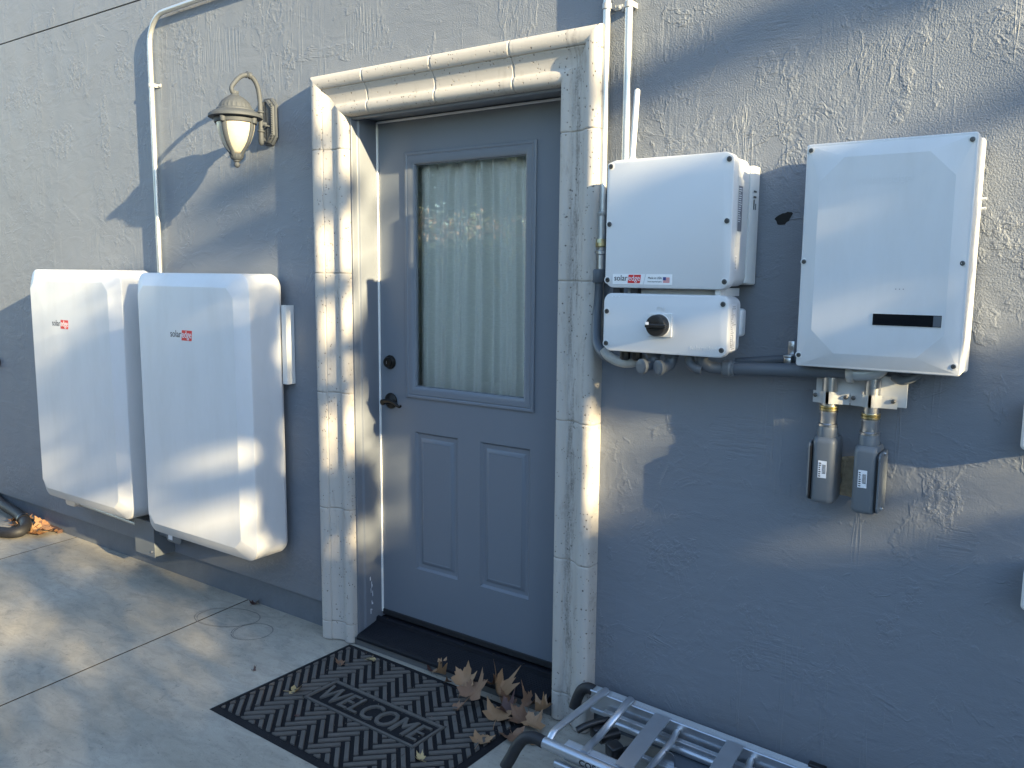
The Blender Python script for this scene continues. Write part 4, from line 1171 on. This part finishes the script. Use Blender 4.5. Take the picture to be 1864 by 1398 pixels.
# ------------------------------------------------------------------ boxes cut by the right edge
def edgebox(x0, x1, z0, z1, d, label):
    t = empty('electrical_box', ((x0+x1)/2, 0, z0), label, 'electrical box')
    bm = NB(); shell(bm, x0, x1, z0, z1, [(-.001, .004, .010), (-d*.55, .004, .010), (-d*.56, 0, .012), (-d*.93, 0, .012), (-d, .005, .009)])
    obj('housing', bm, M['white_plastic'], t, smooth=30)
    bm = NB(); cyl(bm, (x0+.09, -d, (z0+z1)/2), (x0+.09, -d-.004, (z0+z1)/2), .006, 12)
    obj('screw', bm, M['steel'], t)
edgebox(2.475, 2.60, 1.140, 1.258, .070, 'grey electrical box cut by the right picture edge, upper of two')
edgebox(2.506, 2.62, .752, .858, .085, 'pale grey electrical box cut by the right picture edge, lower of two')

# ------------------------------------------------------------------ hand truck lying against the wall
ht = empty('hand_truck', (1.33, -.06, .190), 'folded aluminium hand truck with black grips lying along the wall', 'hand truck')
ax = Vector((1, 0, -.040)).normalized(); bx = Vector((0, -1, -.13)); bx = (bx-ax*bx.dot(ax)).normalized(); cx = ax.cross(bx)
if cx.z < 0: cx = -cx
# local axes: x along the truck, y towards the wall, z up
MT = Matrix((ax, -bx, ax.cross(-bx))).transposed().to_4x4(); MT.translation = (1.33, -.06, .190)
ht.matrix_basis = MT
LEN = 1.15
def hobj(n, bm, mat, smooth=None, parent=ht): return lobj(n, bm, mat, parent, smooth)
def rail(yc, z1, wd, hh, u0=0):
    bm = NB(); pr_ = [(-wd/2, -hh), (wd/2, -hh), (wd/2, -hh+.012), (wd/2-.006, -hh+.014), (wd/2-.006, -.026), (wd/2, -.024), (wd/2, -.002), (wd/2-.003, 0)]
    n = 4
    for k in range(n):
        a = wd/2-.005-(wd-.01)*k/(n); pr_ += [(a, 0), (a-.0014, -.0022), (a-.0030, -.0022), (a-.0042, 0)]
    pr_ += [(-wd/2+.003, 0), (-wd/2, -.002), (-wd/2, -.024), (-wd/2+.006, -.026), (-wd/2+.006, -hh+.014), (-wd/2, -hh+.012)]
    loft(bm, [[(u0, yc+a, z1+b) for a, b in pr_], [(LEN, yc+a, z1+b) for a, b in pr_]])
    return hobj('side_rail', bm, M['alu'], 20)
rail(-.012, 0, .034, .082)
rail(-.282, -.006, .030, .055, .065)
bm = NB(); cyl(bm, (0, -.315, -.012), (LEN, -.315, -.012), .0175, 20, bev=.002)
fr_ = hobj('front_tube', bm, M['alu'], 40)
o = text('rail_lettering', 'COSCO', 0, 0, 0, .026, M['ink'], None, depth=.0006, bold=.0006,
         M=Matrix.Translation((.188, -.3335, -.020)) @ Matrix.Rotation(R(84), 4, 'X'), width=.10)
o.parent = fr_
bm = NB(); cyl(bm, (.045, -.318, -.065), (LEN, -.318, -.065), .0125, 16, bev=.002); cyl(bm, (.10, -.05, -.075), (LEN, -.05, -.075), .0125, 16, bev=.002)
hobj('lower_tube', bm, M['alu'], 40)
bm = NB(); tube(bm, [(.050, -.010, .006), (.048, -.050, .010), (.034, -.16, .010), (.020, -.27, .010), (.018, -.302, -.004)], .0125, 14, smooth=4, flat=.8, nrm=(0, 0, 1))
hobj('cross_bar', bm, M['alu'], 40)
bm = NB(); tube(bm, [(.140, -.010, .006), (.142, -.05, .012), (.140, -.10, .004), (.128, -.15, -.016), (.126, -.21, -.020), (.134, -.255, -.004), (.136, -.300, -.002)], .0125, 14, smooth=4, flat=.8, nrm=(0, 0, 1))
hobj('cross_bar', bm, M['alu'], 40)
for u in (.235, .470, .720):
    bm = NB()
    loft(bm, [[(u, -.028, .001), (u+.052, -.028, .001), (u+.056, -.298, .001), (u+.004, -.298, .001)],
              [(u, -.028, .006), (u+.052, -.028, .006), (u+.056, -.298, .006), (u+.004, -.298, .006)]])
    hobj('step_plate', bm, M['alu'])
    bm = NB(); tube(bm, [(u+.075, -.03, -.03), (u+.082, -.10, -.03), (u+.070, -.18, -.045), (u+.075, -.27, -.035)], .010, 12, smooth=4)
    hobj('lower_bar', bm, M['alu'], 40)
bm = NB()
box(bm, .06, LEN, -.052, -.034, -.062, -.046, .003); box(bm, .10, LEN, -.150, -.132, -.085, -.070, .003); box(bm, .10, LEN, -.235, -.220, -.085, -.070, .003)
hobj('inner_rail', bm, M['alu'])
for (u, v, l) in ((.085, -.145, .055), (.165, -.19, .07), (.335, -.24, .055)):
    bm = NB(); box(bm, u, u+l*.62, v-.022, v+.022, -.058, -.018, .006, 3, M=Matrix.Translation((u, v, 0)) @ Matrix.Rotation(R(-28), 4, 'Z') @ Matrix.Translation((-u, -v, 0)))
    cyl(bm, (u+.02, v-.01, -.060), (u+.055, v+.05, -.066), .019, 16, bev=.003)
    hobj('slider_block', bm, M['black'], 30)
bm = NB(); tube(bm, [(.055, -.205, -.02), (.075, -.175, -.012), (.10, -.135, -.012), (.115, -.11, -.018)], .011, 10, smooth=4)
hobj('release_lever', bm, M['black'], 40)
bm = NB()
t = bmesh.new(); pts = rrect(.300, .348, -.115, -.028, .014, 0, 5)
loft(t, [[(x, -.130, z) for x, y, z in pts], [(x, -.133, z) for x, y, z in pts]]); merge(bm, t)
hobj('hinge_plate', bm, M['steel'])
bm = NB(); tube(bm, [(.004, -.012, -.012), (-.018, -.012, -.010), (-.040, -.014, -.024), (-.052, -.020, -.048), (-.060, -.028, -.080), (-.062, -.032, -.092)], .0185, 16, smooth=5)
hobj('hand_grip', bm, M['rubber'], 50)
bm = NB(); tube(bm, [(.004, -.315, -.012), (-.030, -.316, -.010), (-.062, -.322, -.022), (-.082, -.335, -.050), (-.096, -.350, -.085), (-.110, -.365, -.118)], .0185, 16, smooth=5)
hobj('hand_grip', bm, M['rubber'], 50)
bm = NB(); box(bm, .70, .75, -.008, .012, .001, .012, .004, 3)
hobj('end_cap', bm, M['black'])
bm = NB(); box(bm, .3, .9, -.30, -.02, -.176, -.090, .01)
hobj('folded_base', bm, M['pvc'])

# ------------------------------------------------------------------ dry leaves
def leaf_mesh(seed, mat, size=1.0, curl=.4):
    rr_ = random.Random(seed)
    lobes = [(90, 1.0), (80, .80), (73, .80), (62, .60), (54, .70), (47, .72), (38, .98), (28, .74), (22, .74), (12, .58), (0, .66), (-14, .80), (-28, .62), (-48, .52), (-72, .34), (-90, .14)]
    pts = [(a, r*(1+.12*(rr_.random()-.5))) for a, r in lobes] + [(180-a, r*(1+.12*(rr_.random()-.5))) for a, r in lobes[1:-1][::-1]]
    bm = bmesh.new(); n = len(pts)
    ax_ = rr_.random()*6.28; k1 = curl*(.5+rr_.random()); k2 = curl*(rr_.random()-.3)
    ph = rr_.random()*6
    def P(a, r):
        x, y = r*math.cos(R(a)), r*math.sin(R(a))
        u = x*math.cos(ax_)+y*math.sin(ax_); v = -x*math.sin(ax_)+y*math.cos(ax_)
        z = k1*u*u+k2*v*v + .09*math.sin(5*x+ph)*r+.07*math.sin(7*y+ph*2)*r
        return Vector((x, y, z))*size
    c = bm.verts.new(P(0, 0)); prev = None; rings_ = []
    for f in (.3, .6, 1.0):
        rings_.append([bm.verts.new(P(a, min(r, .5)*f if f < 1 else r)) for a, r in pts])
    for i in range(n):
        j = (i+1) % n
        bm.faces.new((c, rings_[0][i], rings_[0][j]))
        for q in range(2): bm.faces.new((rings_[q][i], rings_[q+1][i], rings_[q+1][j], rings_[q][j]))
    st_ = [(0, 0, 0), (.02, -.35, .03), (.06, -.75, .05), (.12, -1.05, .10)]
    tube(bm, [Vector(p)*size for p in st_], .012*size+.0004, 5, smooth=2)
    me = bpy.data.meshes.new('dry_leaf'); bm.to_mesh(me); bm.free(); me.materials.append(mat)
    for p in me.polygons: p.use_smooth = True
    return me
def leaf(x, y, z, size, mi, rot, label, seed, curl=.5, tilt=(0, 0), cat='leaf', group='dry leaves fallen by the door'):
    me = leaf_mesh(seed, M['leafs'][mi], size*1.0, curl*1.6)
    o = bpy.data.objects.new('dry_leaf', me); COL.objects.link(o)
    o.rotation_euler = (R(tilt[0]*.7), R(tilt[1]*.7), R(rot))
    bpy.context.view_layer.update()
    mz = min((o.rotation_euler.to_matrix() @ v.co).z for v in me.vertices)
    o.location = (x, y, z-mz*.85)
    tag(o, label, cat, group); return o
MZ = .0085
leaf(.330, -.100, MZ, .030, 2, 200, 'pale yellow leaf at the back corner of the doormat', 1)
leaf(.262, -.195, MZ, .028, 1, 100, 'brown crumpled leaf on the doormat near the back left edge', 2, .8)
leaf(.285, -.452, MZ, .036, 2, -60, 'pale yellow leaf with long stem left of the word on the doormat', 3)
leaf(.590, -.028, MZ, .030, 3, 30, 'dark shrivelled leaf at the back edge of the doormat by the threshold', 4, .9)
leaf(.640, -.030, MZ, .042, 0, 130, 'tan curled leaf on the back edge of the doormat', 5, 1.1, (20, 0))
leaf(.795, -.085, .02, .060, 0, 15, 'tan leaf standing against the threshold behind the large brown one', 6, .7, (50, 10))
leaf(.870, -.125, .02, .085, 1, -15, 'largest brown leaf, upright at the back right of the doormat', 7, .5, (38, -14))
leaf(.935, -.060, .015, .060, 0, 60, 'curled tan leaf leaning on the threshold, right of the largest leaf', 8, 1.2, (45, 20))
leaf(.990, -.070, .012, .050, 1, 100, 'brown crumpled leaf against the threshold, beside the right stone leg', 9, 1.0, (20, 0))
leaf(1.005, -.165, .012, .068, 0, 20, 'broad tan leaf lying at the right edge of the doormat', 10, .4, (12, 10))
leaf(1.085, -.115, .006, .066, 1, 150, 'dull brown leaf at the foot of the right stone leg', 11, .5, (8, -10))
leaf(1.150, -.150, .012, .052, 0, 70, 'light tan leaf leaning against the right stone leg', 12, .6, (30, 15))
leaf(1.105, -.215, .004, .060, 1, 220, 'brown leaf beneath others beside the hand truck grip', 13, .5, (5, 8))
leaf(1.045, -.310, MZ, .052, 0, 10, 'star-shaped tan leaf on the right edge of the doormat', 14, .25)
leaf(.955, -.505, MZ, .022, 2, 80, 'small pale leaf scrap low on the doormat', 15, .8)
leaf(.018, -.425, .001, .013, 3, 40, 'tiny dark red leaf on the concrete left of the doormat', 16, .9)
leaf(-.525, -.005, .001, .030, 3, 10, 'dark leaf at the wall foot by the slab joint', 17, .5)
leaf(1.13, -.075, .035, .048, 0, 300, 'tan leaf piled on brown ones by the right stone leg', 18, .9, (25, -20))
leaf(.905, -.045, .045, .046, 1, 250, 'brown leaf perched on the threshold edge', 19, 1.0, (30, 30))
leaf(.700, -.060, MZ, .022, 1, 200, 'small brown leaf scrap by the back edge of the doormat', 20, .8)
leaf(1.020, -.130, .020, .040, 3, 60, 'dark brown torn leaf under the pile by the right stone leg', 21, .9, (10, 10))
leaf(1.175, -.205, .002, .034, 0, 140, 'small tan leaf on concrete below the right stone leg', 22, .7)
leaf(.840, -.190, MZ, .030, 1, 310, 'small brown leaf in front of the largest leaf', 23, .7, (8, 0))
leaf(1.060, -.045, .020, .036, 1, 20, 'crumpled brown leaf wedged at the threshold end', 24, 1.1, (30, 0))
leaf(.430, -.560, MZ, .012, 3, 90, 'tiny dark leaf fragment low left on the doormat', 25, .8)
# crumbs and small debris (too many to count)
bm = NB()
for i in range(900):
    if i < 300: x, y = random.uniform(.1, 1.2), -random.random()**1.5*.75
    elif i < 560: x, y = random.gauss(1.03, .12), -abs(random.gauss(.06, .10))-.005
    else: x, y = random.uniform(-2.6, 1.3), -random.random()**2*1.2+.01
    s = random.uniform(.0012, .0038); z = .0092 if (.16 < x < 1.07 and -.7 < y < -.06) else .001
    a = random.random()*6.28
    quad(bm, (x, y, z), (x+s*math.cos(a), y+s*math.sin(a), z+s*.5), (x+s*1.2*math.cos(a+.8), y+s*1.2*math.sin(a+.8), z+s*.3), (x+s*.6*math.cos(a+1.6), y+s*.6*math.sin(a+1.6), z))
tag(obj('leaf_debris', bm, leaf_mat('debris', (.30, .24, .18), (.06, .04, .03))), 'fine crumbs of leaf and grit on the doormat and concrete', 'debris', kind='stuff')
# leaf pile at far left
LP = ['%s leaf in the sunlit heap by the hose, %s' % (a, b) for a, b in (
    ('large orange', 'nearest the bend'), ('orange curled', 'against the wall'), ('tan', 'at the front'), ('brown', 'beside the offcut'),
    ('pale orange', 'on top'), ('orange', 'at the far left'), ('small tan', 'half buried'), ('brown curled', 'touching the hose'),
    ('orange flat', 'on the concrete edge'), ('tan upright', 'leaning on its neighbours'), ('orange torn', 'near the wall foot'), ('light brown', 'at the right end'),
    ('orange small', 'in front of the offcut'), ('dull tan', 'behind the hose'), ('brown folded', 'low down'), ('bright orange', 'highest of the pile'))]
for i in range(16):
    x = random.uniform(-2.72, -2.33); y = random.uniform(-.10, .01)
    leaf(x, y, .004+.010*random.random(), random.uniform(.05, .085), random.choice((4, 4, 0, 1)), random.uniform(0, 360), LP[i], 40+i, .3, (random.uniform(-25, 25), random.uniform(-25, 25)), group='dry leaves heaped by the black pipe')
bm = NB(); box(bm, -2.46, -2.30, .0, .03, .003, .022, .003, M=Matrix.Rotation(R(-6), 4, 'Z') @ Matrix.Translation((0, -.26, 0)))
tag(obj('brown_offcut', bm, plain('brown_wood', (.10, .05, .035), .8, nscale=30, namp=.4)), 'dark reddish-brown offcut at the wall foot by the leaf heap', 'offcut')
hp_ = empty('black_hose', (-2.5, -.1, 0), 'thick black hose bending on the ground at the far left', 'hose')
bm = NB(); tube(bm, [(-3.25, .02, .10), (-2.98, -.03, .075), (-2.70, -.06, .062), (-2.52, -.10, .05), (-2.43, -.15, .042), (-2.42, -.20, .036), (-2.50, -.245, .034), (-2.62, -.27, .033), (-2.9, -.30, .033), (-3.3, -.33, .033)], lambda t: .031, 16, smooth=8)
obj('hose_body', bm, M['rubber'], hp_, smooth=60)
bm = NB(); lathe(bm, (-2.60, -.081, .057), Vector((.18, -.035, -.012)), [(0, .033), (.006, .037), (.03, .037), (.036, .033)], 18)
obj('collar', bm, M['black'], hp_, smooth=40)
# a dark downpipe mostly outside the left edge
bm = NB(); lathe(bm, (-2.952, 0, .975), (0, -1, 0), [(0, .030), (.02, .030), (.026, .026), (.028, .016)], 20)
tag(obj('wall_vent', bm, M['ink'], smooth=30), 'small dark round fitting on the wall at the left picture edge', 'vent')

# ------------------------------------------------------------------ planting across the yard (shades the wall, mirrored in the glass)
def leaves_mesh(name, C, S, mat, parent=None, mats=None, mi=None):
    """many small leaf blades: centres C (n,3), sizes S"""
    n = len(C)
    a = rng.normal(size=(n, 3)); a /= np.linalg.norm(a, axis=1)[:, None]
    b = rng.normal(size=(n, 3)); b -= (b*a).sum(1)[:, None]*a; b /= np.linalg.norm(b, axis=1)[:, None]
    S = S[:, None]
    V = np.stack([C-a*S, C+b*S*.42+a*S*.1, C+a*S, C-b*S*.42+a*S*.1], 1).reshape(-1, 3)
    F = np.arange(4*n).reshape(-1, 4)
    me = bpy.data.meshes.new(name); me.from_pydata(V.tolist(), [], F.tolist())
    for m in (mats or [mat]): me.materials.append(m)
    if mi is not None: me.polygons.foreach_set('material_index', mi)
    me.update(); o = bpy.data.objects.new(name, me); COL.objects.link(o)
    if parent: o.parent = parent; me.transform(wmat(parent).inverted())
    return o
# hedge opposite the wall, seen in the door glass
hd = empty('hedge', (-4, -7.0, 0), 'clipped red-tipped hedge across the yard facing the door', 'hedge')
n = 26000
cx_ = rng.uniform(-13, 8, n); cy_ = rng.uniform(-7.9, -6.5, n); cz_ = rng.uniform(.05, 2.15, n)**1.0
face = rng.random(n) < .55; cy_[face] = -6.5+rng.normal(0, .07, face.sum())
topm = rng.random(n) < .25; cz_[topm] = 2.10+rng.normal(0, .07, topm.sum())
cz_ += .06*np.sin(cx_*2.1)+.05*np.sin(cx_*5.3)
mi_ = ((cz_ > 2.02) & (rng.random(n) < .6)).astype(np.int32)
leaves_mesh('foliage', np.stack([cx_, cy_, cz_], 1), rng.uniform(.035, .06, n), None, hd, [M['foliage'], M['redtip']], mi_)
n = 9000; yk = rng.uniform(-6.62, -6.12, n); tx_ = rng.uniform(-13, 8, n)
leaves_mesh('young_shoots', np.stack([tx_, yk, 2.22-(yk+6.5)*.95+rng.normal(0, .05, n)+.07*np.sin(tx_*2.1)+.06*np.sin(tx_*5.3)], 1), rng.uniform(.02, .042, n), None, hd, [M['redtip'], M['lit_greentip']], (rng.random(n) < .5).astype(np.int32))
bm = NB(); box(bm, -13, 8, -7.7, -6.75, 0, 1.9, .1, 3); obj('solid_core', bm, plain('hedge_inside', (.02, .028, .012), .95, nscale=20, namp=.5), hd)  # solid dark box added to make the hedge opaque

for q, (tx, ty, hh, lab) in enumerate(((-17, -15, 8.5, ''), (-12.5, -14.5, 8.0, ''), (-8.2, -14.5, 8.6, ''), (-4, -15.5, 8.0, ''))):
    tt = empty('garden_tree', (tx, ty, 0), ('dark broad tree behind the hedge, furthest along the wall', 'dark tree behind the hedge, second along', 'dark taller tree behind the hedge, opposite the batteries', 'dark tree behind the hedge, opposite the door')[q], 'tree', 'trees behind the hedge')
    n = 9000; a = rng.uniform(0, 6.283, n); rr_ = 2.9*rng.random(n)**.4
    zc = rng.uniform(.6, hh, n); k = np.sqrt(np.clip(1-((zc-1.0-(hh-1)*.45)/((hh-1)*.62))**2, .05, 1))
    Cc = np.stack([tx+rr_*k*np.cos(a)+.3*np.sin(zc*5), ty+rr_*k*np.sin(a), zc+.25*np.sin(a*5)], 1)
    leaves_mesh('crown', Cc, rng.uniform(.14, .22, n), M['dark_foliage'], tt)
    bm = NB(); tube(bm, [(tx, ty, -.05), (tx+.1, ty, 1.6), (tx-.1, ty+.1, hh*.8)], lambda t: .16-.12*t, 12, smooth=5)
    for b_ in range(5):
        a_ = b_*1.3; tube(bm, [(tx+.08, ty, 1.5+.2*b_), (tx+.9*math.cos(a_), ty+.9*math.sin(a_), 2.2+.25*b_), (tx+1.7*math.cos(a_), ty+1.7*math.sin(a_), 2.9+.2*b_)], lambda t: .06-.045*t, 8, smooth=4)
    obj('trunk', bm, M['twig'], tt, smooth=60)
XO = 11.0
def wallpos(x0, wv, X, jit=0):
    s = (X-x0)/KX
    return np.stack([X, -s, wv-.03*x0+(KZ/KX)*x0+KZ*s], -1)
# unseen hedge added towards the sun to shade the low wall and ground
hd2 = empty('hedge', (11, -3.4, 0), 'unseen tall hedge added on the low-sun side to shade wall and ground', 'hedge')
n = 22000
X = rng.uniform(10.4, 11.6, n); yy_ = rng.uniform(-7.5, .6, n)
topw = np.where(yy_ > -2.5, 3.34, np.where(yy_ > -3.0, 3.22, 3.16)) + .06*np.sin(yy_*7)+.05*np.sin(yy_*17+1)
zz_ = topw*(rng.random(n)**.55)
leaves_mesh('foliage', np.stack([X, yy_, zz_], 1), rng.uniform(.05, .08, n), M['foliage'], hd2)
bm = NB(); box(bm, 10.6, 11.4, -7.4, -2.55, 0, 2.98, .1, 3); box(bm, 10.62, 11.38, -2.54, .5, 0, 3.12, .1, 3); obj('solid_core', bm, plain('hedge_inside', (.02, .028, .012), .95, nscale=20, namp=.5), hd2)  # solid boxes added inside to block the low sun
# tree above it: leaf clumps on limbs, placed where their shade should fall
tr = empty('yard_tree', (11.6, -5.0, 0), 'leafy tree beyond the hedge on the sunny side, crown shaped to shade the wall', 'tree')
CL = [  # shadow centre on the wall (x, z-.25x), spread, leaves
    (-.50, 2.03, .42, .05, 170), (-.55, 1.84, .55, .07, 60),
    (1.58, 1.77, .45, .05, 210), (2.2, 1.70, .3, .05, 40), (2.45, 1.37, .12, .06, 30),
    (-1.62, 1.60, .38, .13, 650), (-2.3, 1.29, .9, .035, 230), (-1.55, 1.30, .45, .06, 330), (-1.6, 1.14, .4, .05, 150), (-1.5, .985, .40, .08, 420),
    (-1.6, .70, .4, .06, 150), (-2.6, .78, .5, .05, 100), (-1.0, .72, .4, .05, 160), (-.8, 1.35, .3, .09, 170), (-.8, .92, .3, .07, 150),
    (.75, 1.28, .35, .10, 420), (1.60, 1.25, .35, .09, 400), (1.66, 1.03, .32, .12, 480), (.8, 1.05, .4, .08, 300),
    (2.45, .64, .40, .09, 520), (1.70, .47, .15, .13, 650), (1.1, .24, .55, .12, 800), (.4, .62, .35, .1, 260), (-.15, .64, .35, .06, 240),
    (-.2, .25, .4, .07, 260), (-1.8, .30, .6, .06, 140), (3.02, .38, .16, .16, 500), (3.1, .62, .4, .14, 300), (2.2, .10, .5, .07, 320), (1.3, .13, .4, .05, 300), (-.8, .12, .5, .06, 200), (.1, 1.2, .3, .05, 90),
    (-.1, 1.80, .3, .07, 190), (-.3, .48, .4, .06, 200), (-.2, 1.45, .3, .05, 120), (-.2, 1.05, .25, .05, 100), (-.85, 1.12, .25, .06, 120), (-.9, .55, .3, .08, 200),
    (1.45, .82, .28, .05, 300), (.8, .86, .15, .04, 80),
    (-2.3, 1.25, .9, .42, 900), (-.8, 1.0, .35, .45, 950), (-3.4, .3, 1.1, .25, 330),
]
allc = []
bm = NB()
for x0, wv, rx, rw, k in CL:
    Xc = XO + random.uniform(-.8, 1.6)
    X = Xc + rng.normal(0, .35, k)
    C = wallpos(x0+rng.normal(0, rx*.55, k), wv+rng.normal(0, rw*.55, k), X)
    allc.append(C)
    c = wallpos(np.array(x0), np.array(wv), np.array(Xc))
    tube(bm, [(11.6, -4.9, max(1.6, c[2]-1.4)), ((11.6+c[0])/2, (-4.9+c[1])/2, c[2]-.5), (c[0], c[1], c[2]-.02)], lambda t: .020-.015*t, 6, smooth=4)
# rest of the crown, clear of the sunlit parts of the wall
k = 7000
C = np.stack([rng.normal(11.9, .9, k), rng.normal(-5.6, .9, k), rng.normal(5.4, 1.1, k)], 1)
s_ = -C[:, 1]; x0_ = C[:, 0]-KX*s_; w_ = C[:, 2]-KZ*s_-.28*x0_
keep = (x0_ < -7) & (C[:, 2] > 2.8)
allc.append(C[keep])
C = np.concatenate(allc)
leaves_mesh('crown', C, rng.uniform(.035, .06, len(C)), M['foliage'], tr)
tube(bm, [(11.6, -5.0, -.05), (11.62, -4.98, 1.5), (11.58, -4.9, 3.0), (11.7, -5.1, 4.6), (11.8, -5.4, 6.2)], lambda t: .15-.11*t, 14, smooth=5)
obj('trunk', bm, M['twig'], tr, smooth=60)
